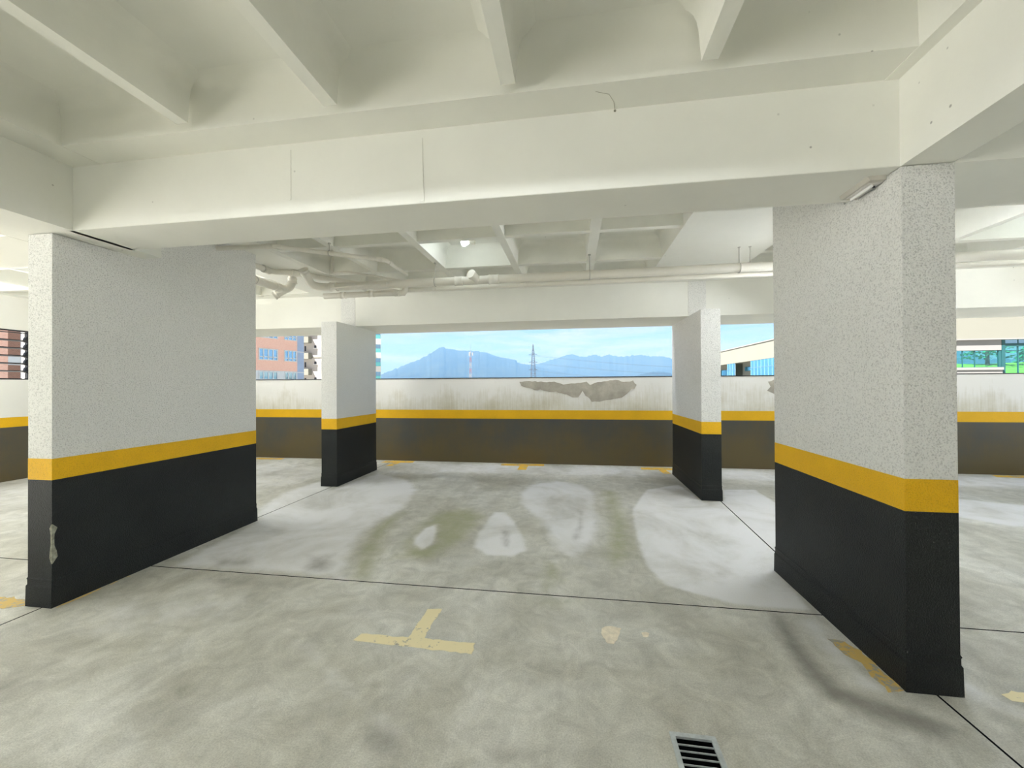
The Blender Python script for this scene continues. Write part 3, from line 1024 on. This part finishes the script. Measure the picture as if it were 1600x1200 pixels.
# thin drop pipe
dp = empty('water_pipe', (-2.92, 4.55, 2.90))
tag(dp, 'thin white drop pipe bending out above the long drain pipe', 'pipe')
MB().tube(fillet([(0, 0, .36), (0, 0, 0), (.2, -.04, .0), (.50, .28, 0), (.9, .7, 0)], .04, 5), .0135, 12).build('pipe_run', M['pvc'], dp)
coupling((0, 0, .03), (0, 0, 1), .0135, .05, dp)

# ================================================================== MARKS AND FITTINGS ON THE FLOOR
def mark(name, mat, polys, label, cat, z=.0008, jit=.006, sub=.03):
    mb = MB()
    cx = sum(p_[0] for q in polys for p_ in q) / sum(len(q) for q in polys)
    cy = sum(p_[1] for q in polys for p_ in q) / sum(len(q) for q in polys)
    for q in polys:
        w = flat_poly([(a - cx, b - cy) for a, b in q], 'Z', 0, .0016, jit, sub)
        mb.add(w.v, w.f)
    o = mb.build(name, mat, None, loc=(cx, cy, z - .0008))
    return tag(o, label, cat)


TBAR = [(-1.297, 2.223), (-1.281, 2.285), (-.985, 2.291), (-.983, 2.60), (-.889, 2.613), (-.892, 2.293), (-.58, 2.297), (-.571, 2.202), (-.9, 2.206)]
mark('parking_mark', M['mark_pale'], [TBAR], 'pale yellow painted T mark on the concrete in front of the joint', 'mark')
mark('parking_mark', M['mark_yel'], [[(-3.78, 7.50), (-3.78, 7.70), (-3.17, 7.73), (-3.15, 7.56), (-3.40, 7.54), (-3.42, 7.2), (-3.53, 7.19), (-3.54, 7.52)]], 'yellow T mark at the parapet foot beside the farther left pillar', 'mark')
mark('parking_mark', M['mark_yel'], [[(-1.38, 7.50), (-1.38, 7.68), (-.57, 7.72), (-.56, 7.56), (-.857, 7.54), (-.853, 7.17), (-1.012, 7.155), (-1.012, 7.52)]], 'yellow T mark at the middle of the dark parapet foot', 'mark')
mark('parking_mark', M['mark_yel'], [[(1.19, 7.46), (1.20, 7.63), (1.857, 7.66), (1.84, 7.47), (1.60, 7.46), (1.62, 7.17), (1.503, 7.156), (1.482, 7.45)]], 'yellow T mark at the parapet foot beside the farther right pillar', 'mark')
mark('parking_mark', M['mark_yel'], [[(-6.65, 7.52), (-6.65, 7.68), (-6.05, 7.70), (-6.02, 7.56)]], 'yellow mark at the parapet foot seen between the two left pillars', 'mark')
mark('parking_mark', M['mark_yel'], [[(6.70, 7.56), (6.75, 7.71), (7.6, 7.72), (7.5, 7.53)]], 'yellow mark at the parapet foot at far right', 'mark')
mark('paint_smear', M['mark_pale'], [[(2.04, 2.29), (2.16, 2.323), (2.4, 2.3), (2.3, 2.22), (2.082, 2.239), (2.028, 2.251)]], 'pale worn paint smear on the floor right of the near right pillar', 'mark', jit=.012)
mark('paint_strip', M['mark_faint'], [[(1.475, 2.63), (1.545, 2.625), (1.585, 2.535), (1.588, 2.245), (1.507, 2.215), (1.50, 2.30), (1.515, 2.437), (1.474, 2.498)]], 'worn ochre paint strip along the foot of the near right pillar', 'mark', jit=.01)
mark('paint_strip', M['mark_faint'], [[(-4.15, 2.30), (-3.99, 2.325), (-3.80, 2.30), (-3.758, 2.24), (-3.893, 2.19), (-4.1, 2.21)]], 'worn ochre paint strip left of the near left pillar', 'mark', jit=.01)
mark('paint_strip', M['mark_faint'], [[(-3.522, 2.26), (-3.505, 2.26), (-3.50, 2.5), (-3.506, 2.72), (-3.524, 2.72)]], 'narrow rusty paint strip along the right foot of the near left pillar', 'mark', jit=.004)
mark('floor_patch', M['patch'], [[(.161, 2.548), (.19, 2.572), (.222, 2.58), (.278, 2.566), (.263, 2.498), (.245, 2.45), (.217, 2.402), (.188, 2.402), (.163, 2.458), (.158, 2.50)]], 'cream filler patch on the floor right of the T mark', 'patch', jit=.004, sub=.02)
mark('floor_patch', M['patch'], [[(.397, 2.535), (.42, 2.548), (.442, 2.54), (.434, 2.505), (.415, 2.494), (.398, 2.50)]], 'tiny cream filler spot right of the larger cream patch', 'patch', jit=.003, sub=.02)

# floor drain
gt = empty('floor_drain', ((GX0 + GX1) / 2, (GY0 + GY1) / 2, 0))
tag(gt, 'steel floor drain grate with thin cross bars set in the concrete', 'drain')
hx, hy, wv_ = (GX1 - GX0) / 2, (GY1 - GY0) / 2, .022
f_ = MB()
f_.box(-hx - wv_, -hx, -hy - wv_, hy + wv_, -.007, .003)
f_.box(hx, hx + wv_, -hy - wv_, hy + wv_, -.007, .003)
f_.box(-hx, hx, hy, hy + wv_, -.007, .003)
f_.box(-hx, hx, -hy - wv_, -hy, -.007, .003)
f_.build('frame', M['grate'], gt)
y = hy - .033
while y > -hy + .01:
    MB().prism([(y, -.001), (y + .0028, -.001), (y + .0028, -.007), (y, -.007)], 'X', -hx, hx).build('bar', M['grate'], gt)
    y -= .0305
p_ = MB()
p_.box(-hx - .02, hx + .02, -hy - .02, hy + .02, -.258, -.25)
for a in ((-hx - .02, -hx - .015, -hy - .02, hy + .02), (hx + .015, hx + .02, -hy - .02, hy + .02), (-hx - .02, hx + .02, hy + .015, hy + .02), (-hx - .02, hx + .02, -hy - .02, -hy - .015)):
    p_.box(*a, -.25, -.008)
p_.build('pit', M['dark'], gt)

# ================================================================== OUTSIDE
gd = MB().box(-6000, 6000, 8.2, 7000, -14.4, -14).box(-6000, 6000, -6000, -40, -14.4, -14).box(-6000, -40, -40, 8.2, -14.4, -14).box(20, 6000, -40, 8.2, -14.4, -14).box(-40, 20, -40, 8.2, -14.4, -14).build('ground', M['land'])
tag(gd, kind='structure')


# mountains: ridges with a front and a back slope
def ridge(name, prof, dist, depth, label, zbase=-14.0, rough=1.0):
    az = np.array([p_[0] for p_ in prof])
    el = np.array([p_[1] for p_ in prof])
    A = np.linspace(az[0], az[-1], max(40, int((az[-1] - az[0]) * 6)))
    H = np.interp(A, az, el) * dist + 1.5
    H[1:-1] += rng.normal(0, .0009 * dist, len(A) - 2) * (H[1:-1] > 30)
    T = np.linspace(-1, 1, 25)
    nz = rng.normal(0, 1, (25, len(A)))
    for _ in range(2):
        nz[:, 1:-1] = (nz[:, :-2] + 2 * nz[:, 1:-1] + nz[:, 2:]) / 4
        nz[1:-1] = (nz[:-2] + 2 * nz[1:-1] + nz[2:]) / 4
    vs = []
    for i, t in enumerate(T):
        fall = (1 - abs(t)) ** 1.25
        for j, a in enumerate(A):
            d = dist + t * depth
            z = zbase + (H[j] - zbase) * fall
            if 0 < i < 24 and abs(t) > .05:
                z += nz[i, j] * (H[j] - zbase) * .05 * rough * (1 - fall) * (abs(t) < .95)
            vs.append((d * math.sin(R(a)), d * math.cos(R(a)), z))
    n = len(A)
    fs = [(i * n + j, i * n + j + 1, (i + 1) * n + j + 1, (i + 1) * n + j) for i in range(24) for j in range(n - 1)]
    mb = MB().add(vs, fs, True)
    return tag(mb.build(name, M['forest']), label, 'mountain')


ridge('mountain', [(-40, .0), (-34, .008), (-29, .0165), (-27.34, .0219), (-26.35, .0326), (-24.51, .0449), (-22.98, .0575), (-21.69, .0654), (-20.2, .0797), (-19.06, .0939), (-18.35, .0972), (-17.73, .0926), (-16.66, .0896), (-14.59, .0882), (-13.24, .0851), (-12.15, .0835), (-10.97, .074), (-7.9, .0643), (-8.69, .0611), (-6.87, .0545), (-4, .044), (2, .02), (6, 0)], 2600, 900, 'tall peaked blue mountain on the left of the far view')
ridge('mountain', [(-16, .0), (-12, .03), (-8, .05), (-6.87, .0540), (-5.51, .0527), (-4.15, .0589), (-2.34, .068), (-.99, .0756), (-.27, .0785), (.79, .0719), (1.68, .07), (2.56, .0744), (3.17, .0742), (3.87, .0708), (4.73, .0752), (5.59, .0717), (6.87, .0681), (8.13, .0721), (9.38, .0715), (10.6, .0678), (11.81, .0672), (13.0, .0621), (13.62, .0574), (20, .05), (30, .04), (36, .044), (38.8, .052), (39.4, .053), (41, .04), (50, .03), (56, 0)], 3000, 800, 'long jagged blue mountain ridge on the right of the far view')
ridge('mountain', [(5, .0), (7.69, .0189), (9.36, .0276), (10.59, .0318), (11.39, .0323), (12.59, .0297), (13.61, .022), (16, .01), (18, 0)], 1900, 350, 'low rounded hill before the right ridge')

# haze over the valley
hz = MB().box(-3200, 3200, 500, 3900, -13, 420).build('valley_haze', M['land'])
hm = bpy.data.materials.new('valley_haze')
hm.use_nodes = True
t_ = hm.node_tree
t_.nodes.clear()
vsn = nn(t_, 'ShaderNodeVolumeScatter')
vsn.inputs['Color'].default_value = (.18, .46, 1, 1)
vsn.inputs['Density'].default_value = .00038
vsn.inputs['Anisotropy'].default_value = 0.0
vo_ = nn(t_, 'ShaderNodeOutputMaterial')
vab = nn(t_, 'ShaderNodeVolumeAbsorption', i_Density=.00015)
vab.inputs['Color'].default_value = (.35, .0, .0, 1)
vad = nn(t_, 'ShaderNodeAddShader')
ln(t_, vsn, 0, vad, 0)
ln(t_, vab, 0, vad, 1)
ln(t_, vad, 0, vo_, 'Volume')
hz.data.materials.clear()
hz.data.materials.append(hm)
tag(hz, 'thin blue haze lying over the valley before the mountains', 'haze', kind='stuff')


def polar(az, d, z=0):
    return Vector((d * math.sin(R(az)), d * math.cos(R(az)), z))


# telecom mast, red and white bands
c0 = polar(-14.587, 420)
top = 1.5 + .1057 * 420
mast = empty('telecom_mast', (c0.x, c0.y, -14))
tag(mast, 'slender red and white telecom mast before the tall mountain', 'mast')
zt = top + 14
base_h = zt - 8
nb = 9
for k in range(nb):
    z0, z1 = base_h * k / nb, base_h * (k + 1) / nb
    mb = MB()
    w0, w1 = 1.9 - 1.2 * k / nb, 1.9 - 1.2 * (k + 1) / nb
    for q in range(3):
        a = 2 * math.pi * q / 3
        b2 = 2 * math.pi * (q + 1) / 3
        pa0, pa1 = (w0 * math.cos(a), w0 * math.sin(a), z0), (w1 * math.cos(a), w1 * math.sin(a), z1)
        pb1 = (w1 * math.cos(b2), w1 * math.sin(b2), z1)
        mb.tube([pa0, pa1], .17, 6)
        mb.tube([pa0, pb1], .09, 5)
    mb.build('mast_section', M['mast_red' if k % 2 else 'mast_white'], mast)
MB().tube([(0, 0, base_h - .5), (0, 0, zt)], [.16, .08], 6).build('spike', M['mast_white'], mast)
for q in range(3):
    a = 2 * math.pi * q / 3 + .3
    x_, y_ = 2.3 * math.cos(a), 2.3 * math.sin(a)
    an = MB().box(x_ - .35, x_ + .35, y_ - .25, y_ + .25, base_h - 4.5, base_h - 1)
    an.tube([(0, 0, base_h - 2.5), (x_, y_, base_h - 2.5)], .12, 5)
    an.build('antenna', M['mast_white'], mast)

# lattice pylon with wires
c0 = polar(-5.68, 380)
py = empty('power_pylon', (c0.x, c0.y, -14), R(20))
tag(py, 'grey lattice power pylon standing right of the mast', 'pylon')
zt = 1.5 + .1036 * 380 + 14


def pw(z):
    z = z / zt
    return 3.4 - 2.3 * z / .80 if z < .80 else max(.12, 1.1 * (1 - (z - .80) / .20))


legs = []
for sx, sy in ((1, 1), (-1, 1), (-1, -1), (1, -1)):
    mb = MB().tube([(sx * pw(z), sy * pw(z), z) for z in (0, zt * .4, zt * .8, zt)], .13, 5)
    mb.build('leg', M['pylon'], py)
lat = MB()
zs = [zt * k / 14 for k in range(15)]
for k in range(14):
    a, b2 = pw(zs[k]), pw(zs[k + 1])
    for (p0, p1) in (((-1, -1), (1, -1)), ((1, -1), (1, 1)), ((1, 1), (-1, 1)), ((-1, 1), (-1, -1))):
        lat.tube([(p0[0] * a, p0[1] * a, zs[k]), (p1[0] * b2, p1[1] * b2, zs[k + 1])], .07, 4)
        lat.tube([(p1[0] * a, p1[1] * a, zs[k]), (p0[0] * b2, p0[1] * b2, zs[k + 1])], .07, 4)
        lat.tube([(p0[0] * b2, p0[1] * b2, zs[k + 1]), (p1[0] * b2, p1[1] * b2, zs[k + 1])], .07, 4)
lo_ = lat.build('lattice', M['pylon'], py)
arm_z = [zt * .82, zt * .69, zt * .56]
for z in arm_z:
    am = MB()
    am.tube([(-4.2, 0, z), (4.2, 0, z)], .16, 5)
    am.tube([(-4.2, 0, z), (0, 0, z + 1.6)], .1, 4).tube([(4.2, 0, z), (0, 0, z + 1.6)], .1, 4)
    am.build('cross_arm', M['pylon'], py)
for z, w1_ in zip(arm_z, ('upper', 'middle', 'lower')):
    for s, w2_ in ((-1, 'left'), (1, 'right')):
        p0 = Vector((c0.x + s * 4.2 * math.cos(R(20)), c0.y + s * 4.2 * math.sin(R(20)), -14 + z - .6))
        p1 = p0 + Vector((260, 60, -13))
        w_ = [p0.lerp(p1, k / 16) + Vector((0, 0, -9 * 4 * (k / 16) * (1 - k / 16) * .5)) for k in range(17)]
        w_ = [Vector(q) - p0 for q in w_]
        o = MB().tube(w_, .045, 4).build('power_line', M['pylon'], None, loc=p0)
        tag(o, 'thin power line from the %s %s arm of the lattice pylon' % (w1_, w2_), 'wire', 'power lines of the pylon')


# ---- brick apartment block on the left
def framed_window(parent, x0, x1, z0, z1, cols, transom, mat_pane, mat_frame, d=.06, t=.09, y=0.0):
    """frame as part, each pane as sub-part; facade faces local +Y"""
    mb = MB()
    mb.box(x0, x1, y - .12, y + d, z1 - t, z1).box(x0, x1, y - .12, y + d, z0, z0 + t)
    mb.box(x0, x0 + t, y - .12, y + d, z0 + t, z1 - t).box(x1 - t, x1, y - .12, y + d, z0 + t, z1 - t)
    xs = [x0 + (x1 - x0) * k / cols for k in range(cols + 1)]
    for x in xs[1:-1]:
        mb.box(x - t / 2, x + t / 2, y - .1, y + d * .8, z0 + t, z1 - t)
    rows = [(z0, z1)]
    if transom:
        mb.box(x0, x1, y - .1, y + d * .8, transom - t / 2, transom + t / 2)
        rows = [(z0, transom), (transom, z1)]
    f = mb.build('window_frame', mat_frame, parent)
    for k in range(cols):
        for a, b2 in rows:
            MB().box(xs[k] + t * .4, xs[k + 1] - t * .4, y - .06, y - .03, a + t * .4, b2 - t * .4).build('pane', mat_pane, f)
    return f


ang = math.atan2(-math.cos(R(15)), -math.sin(R(15)))
bk = empty('apartment_block', (-36.0, 48.0, -14), ang)
tag(bk, 'salmon brick block with white framed windows behind the left parapet', 'building')
ZB = 14.0
wallm = MB()
# wall with openings: vertical strips between the windows, bands between the floors
cols_ = [(-.02, 1.77), (2.63, 5.12), (5.98, 8.5), (9.3, 11.8)]
rows_ = [(4.83, 6.27), (7.55, 9.0), (10.3, 11.7), (13.0, 14.4)]
wx0, wx1 = -.10, 13.0
edges = [wx0] + [e for c_ in cols_ for e in c_] + [wx1]
for i in range(0, len(edges), 2):
    wallm.box(edges[i], edges[i + 1], -.3, 0, ZB + 3.57, ZB + 16)
zed = [3.57] + [e for c_ in rows_ for e in c_] + [16]
for c_ in cols_:
    for i in range(0, len(zed), 2):
        wallm.box(c_[0], c_[1], -.3, 0, ZB + zed[i], ZB + zed[i + 1])
wallm.box(wx0, wx1, -9, -.3, 0, ZB + 16)
wallm.build('wall', M['brick'], bk)
MB().box(wx0, wx1, -.3, .01, ZB + 3.50, ZB + 3.57).box(wx0, -.02, -.3, .01, 0, ZB + 3.5).box(1.77, 2.63, -.3, .01, 0, ZB + 3.5).box(5.12, 13, -.3, .01, 0, ZB + 3.5).box(-.02, 5.12, -.3, .01, 0, ZB + 2.45).build('white_storey', M['bl_white'], bk)
for c_, n_ in zip(cols_, (3, 4, 4, 4)):
    for r_ in rows_:
        framed_window(bk, c_[0] + .01, c_[1] - .01, ZB + r_[0], ZB + r_[1], n_, ZB + r_[0] + .42, M['bl_pane'], M['bl_white'], t=.11)
for c_, n_ in zip(cols_[:2], (3, 4)):
    framed_window(bk, c_[0] + .01, c_[1] - .01, ZB + 2.46, ZB + 3.5, n_, None, M['bl_pane'], M['bl_white'], t=.11)
MB().box(-1.30, -.10, -9, -.25, 0, ZB + 16).build('corner_panel', M['bl_blue'], bk)
for z in (3.48, 6.2, 8.9, 11.6):
    MB().box(-1.31, -.10, -.3, -.22, ZB + z - .05, ZB + z + .06).build('white_joint', M['bl_white'], bk)
MB().box(-1.3, 13.0, -9.2, .2, ZB + 16, ZB + 16.5).build('roof', M['bl_white'], bk)

# ---- pale block with balconies behind it
pb = empty('balcony_block', (-63, 90, -14))
tag(pb, 'pale rendered block with small balconies behind the brick block', 'building')
MB().box(-9, 3.0, 0, 6, 0, ZB + 26).build('wall', M['bl_pale'], pb)
for i, zb in enumerate((4.47, 8.36, 12.3, 16.2, 20.1)):
    bal = MB().box(-5.4, -.42, -1.3, 0, ZB + zb, ZB + zb + .18).build('balcony', M['bl_cream'], pb)
    MB().box(-5.4, -.42, -1.3, -1.2, ZB + zb + .18, ZB + zb + 1.5).box(-.52, -.42, -1.2, 0, ZB + zb + .18, ZB + zb + 1.5).build('parapet', M['bl_cream'], bal)
    MB().box(-2.3, -1.9, -.06, 0.0, ZB + zb - 1.9, ZB + zb - .7).build('window', M['hole'], pb)
    MB().box(.31, .87, -.05, 0, ZB + zb - 1.2, ZB + zb - .55).build('window', M['hole'], pb)
    MB().box(.1, 1.1, -.18, 0, ZB + zb - 1.32, ZB + zb - 1.22).build('window_sill', M['bl_white'], pb)
MB().box(-.35, 3.0, -.12, 0, ZB + 8.7, ZB + 8.95).build('string_course', M['bl_cream'], pb)
ac = MB().box(-2.0, -1.35, -.5, -.05, ZB + 12.5, ZB + 13.6).build('air_conditioner', M['bl_white'], pb)
MB().tube([(-1.67, -.51, ZB + 13.1), (-1.67, -.53, ZB + 13.1)], .25, 14).build('fan_grille', M['steel'], ac)

# ---- slim tower with teal glazing
tw = empty('glazed_tower', (-50.4, 100, -14), R(29.5))
tag(tw, 'slim pale tower with teal balcony glass left of the tall mountain', 'building')
MB().box(-8.6, 0, .6, 12, 0, ZB + 30).build('wall', M['bl_tower'], tw)
for k in range(8):
    z0 = ZB + 3.45 + 3.6 * (k - 1)
    MB().box(-8.6, 0, -.5, .6, z0 + 2.05, z0 + 3.5).build('spandrel', M['bl_tower'], tw)
    MB().box(-8.5, -.1, -.1, -.02, z0 + .95, z0 + 2.05).build('window_band', M['bl_pane'], tw)
    MB().box(-8.5, -.1, -.45, -.38, z0 - .1, z0 + .95).build('glass_rail', M['bl_teal'], tw)

# ---- cream office building on the right
of = empty('office_building', (20, 30, -14))
tag(of, 'cream office building with blue and teal glazing behind the right parapet', 'building')
z_ = lambda v: v + 14
MB().box(0, 4, 0, 46, z_(4.24), z_(6.05)).box(4, 26, 0, 3.2, z_(4.36), z_(6.05)).build('upper_band', M['bl_cream'], of)
MB().box(-.06, 4.06, -.06, 46, z_(6.05), z_(6.16)).box(4.06, 26, -.06, 3.3, z_(6.05), z_(6.16)).build('roof_edge', M['off_white'], of)
# side wing: glazing and recessed walls along local Y
for (ya, yb2) in ((12.9, 19.52), (24.1, 26.6), (33, 37)):
    fr_ = MB()
    n_ = max(2, round((yb2 - ya) / .85))
    ys_ = [ya + (yb2 - ya) * k / n_ for k in range(n_ + 1)]
    for y in ys_:
        fr_.box(-.02, .08, y - .03, y + .03, 0, z_(4.24))
    for zz_ in (3.45, .9, -1.6):
        fr_.box(-.02, .08, ya, yb2, z_(zz_) - .03, z_(zz_) + .03)
    fo = fr_.build('curtain_frame', M['bl_pane'], of)
    lv = [0, z_(-1.6), z_(.9), z_(3.45), z_(4.24)]
    for k in range(n_):
        for a, b2 in zip(lv[:-1], lv[1:]):
            MB().box(.02, .05, ys_[k] + .02, ys_[k + 1] - .02, a + .02, b2 - .02).build('pane', M['bl_mirror'], fo)
MB().box(.9, 4, 19.52, 24.1, 0, z_(4.24)).box(.9, 4, 26.6, 33, 0, z_(4.24)).box(.9, 4, 37, 46, 0, z_(4.24)).box(0, 4, 3.2, 12.9, 0, z_(4.24)).build('recessed_wall', M['bl_cream'], of)
for (ya, yb2, za, zb) in ((19.9, 23.2, 3.16, 3.7), (27.6, 32.6, 2.0, 3.6)):
    wf = MB().box(.82, .92, ya, yb2, z_(za), z_(zb)).build('window_frame', M['bl_dark'], of)
    for k in range(3):
        a, b2 = ya + (yb2 - ya) * k / 3 + .06, ya + (yb2 - ya) * (k + 1) / 3 - .06
        MB().box(.78, .815, a, b2, z_(za) + .06, z_(zb) - .06).build('pane', M['bl_mirror'], wf)
# front gallery facing the garage
wf = MB()
wf.box(0, 7.0, .10, .35, z_(3.64), z_(4.36)).box(0, 7.0, .04, .35, 0, z_(2.54)).box(0, 2.0, .10, .35, z_(2.54), z_(3.64))
wf.build('front_wall', M['off_white'], of)
MB().box(-.03, 26, -.05, .1, z_(4.30), z_(4.38)).build('string_course', M['off_white'], of)
MB().box(1.9, 7.02, -.02, .12, z_(2.38), z_(2.54)).build('sill', M['off_white'], of)
fr_ = MB().box(6.87, 7.0, .12, .22, z_(2.54), z_(3.64)).box(1.98, 7.0, .13, .21, z_(2.54), z_(2.57)).box(1.98, 7.0, .13, .21, z_(3.61), z_(3.64))
for x in (2.0, 3.25, 4.1, 4.89, 5.57):
    fr_.box(x - .015, x + .015, .14, .2, z_(2.54), z_(3.64))
fo = fr_.build('window_frame', M['bl_dark'], of)
xs_ = (2.0, 3.25, 4.1, 4.89, 5.57, 6.87)
for k in range(5):
    MB().box(xs_[k], xs_[k + 1], .16, .18, z_(2.54), z_(3.64)).build('pane', M['glass_clear'], fo)
fr_ = MB().box(7.03, 7.21, .1, .3, 0, z_(4.3)).box(7.21, 26, .12, .25, z_(3.86), z_(4.06)).box(7.21, 26, .14, .22, z_(3.58), z_(3.62))
xs_ = [7.21 + .74 * k for k in range(12)]
for x in xs_[1:]:
    fr_.box(x - .02, x + .02, .14, .22, 0, z_(4.3))
fo = fr_.build('curtain_frame', M['bl_dark'], of)
for k in range(11):
    MB().box(xs_[k], xs_[k + 1], .16, .18, 0, z_(3.86)).build('pane', M['glass_clear'], fo)
    MB().box(xs_[k], xs_[k + 1], .16, .18, z_(4.06), z_(4.3)).build('pane', M['bl_pane'], fo)

# lawn bank and trees seen through the gallery
ln_v, ln_f = [], []
nx_, ny_ = 24, 20
for j in range(ny_ + 1):
    yy = 34 + 14 * j / ny_
    for i in range(nx_ + 1):
        xx = 24.5 + 32 * i / nx_
        s_ = j / ny_
        ln_v.append((xx, yy, 1.2 + 2.45 * (s_ * s_ * (3 - 2 * s_)) - .15 * math.sin(xx * .35)))
for j in range(ny_):
    for i in range(nx_):
        a = j * (nx_ + 1) + i
        ln_f.append((a, a + 1, a + nx_ + 2, a + nx_ + 1))
b0 = len(ln_v)
lw = MB().add(ln_v, ln_f, True)
lw.box(24.5, 56.5, 34, 48, -14, .9)
lawn = lw.build('lawn', M['lawn'])
tag(lawn, 'bright green lawn bank behind the glazed office gallery', 'lawn', kind='stuff')


def tree(x, y, z0, h, r, label, n=900):
    t = empty('tree', (x, y, z0))
    tag(t, label, 'tree')
    MB().tube([(0, 0, -.1), (.03, .02, h * .5), (0, .04, h)], [.16, .11, .03], 9).build('trunk', M['bark'], t)
    mb = MB()
    tiers = 8
    for k in range(n):
        tier = random.randrange(tiers)
        zz_ = h * (.22 + .76 * tier / tiers) + random.gauss(0, .06)
        rr = r * (1 - .75 * tier / tiers) * math.sqrt(random.random())
        a = random.random() * 6.283
        c_ = Vector((rr * math.cos(a), rr * math.sin(a), zz_ - .18 * rr))
        s_ = random.uniform(.10, .22)
        d1 = Vector((random.gauss(0, 1), random.gauss(0, 1), random.gauss(0, .4))).normalized() * s_
        d2 = d1.cross(Vector((random.gauss(0, 1), random.gauss(0, 1), random.gauss(0, 1))).normalized()) * .6
        mb.add([c_ - d1, c_ + d2, c_ + d1, c_ - d2], [(0, 1, 2, 3)])
    tag(mb.build('foliage', M['leaf'], t), kind='stuff')
    return t


tree(39.2, 45, 3.4, 4.2, 2.0, 'tiered dark tree seen through the low office window')
tree(42.5, 44.5, 3.3, 2.4, 1.3, 'small conical tree seen through the tall teal glazing')
tree(46.2, 45.0, 3.5, 3.2, 1.3, 'farther right tree behind the tall teal glazing')

# ---- brick building outside the louvred window
sb = empty('brick_house', (-40, 20, -14))
tag(sb, 'salmon and brown brick building seen through the louvred window', 'building')
MB().box(-8, 0, -6, 2.99, 0, ZB + 8).build('wall', M['brick'], sb)
MB().box(-8, .02, 2.99, 3.63, ZB + 3.95, ZB + 8).box(-8, .02, 2.99, 3.63, 0, ZB + 3.22).build('brown_panel', M['brick_dk'], sb)
MB().box(-8, .0, 2.99, 3.63, ZB + 3.22, ZB + 3.95).build('white_spandrel', M['bl_white'], sb)
MB().box(-8, .05, 3.63, 12, 0, ZB + 8).build('white_wall', M['bl_white'], sb)
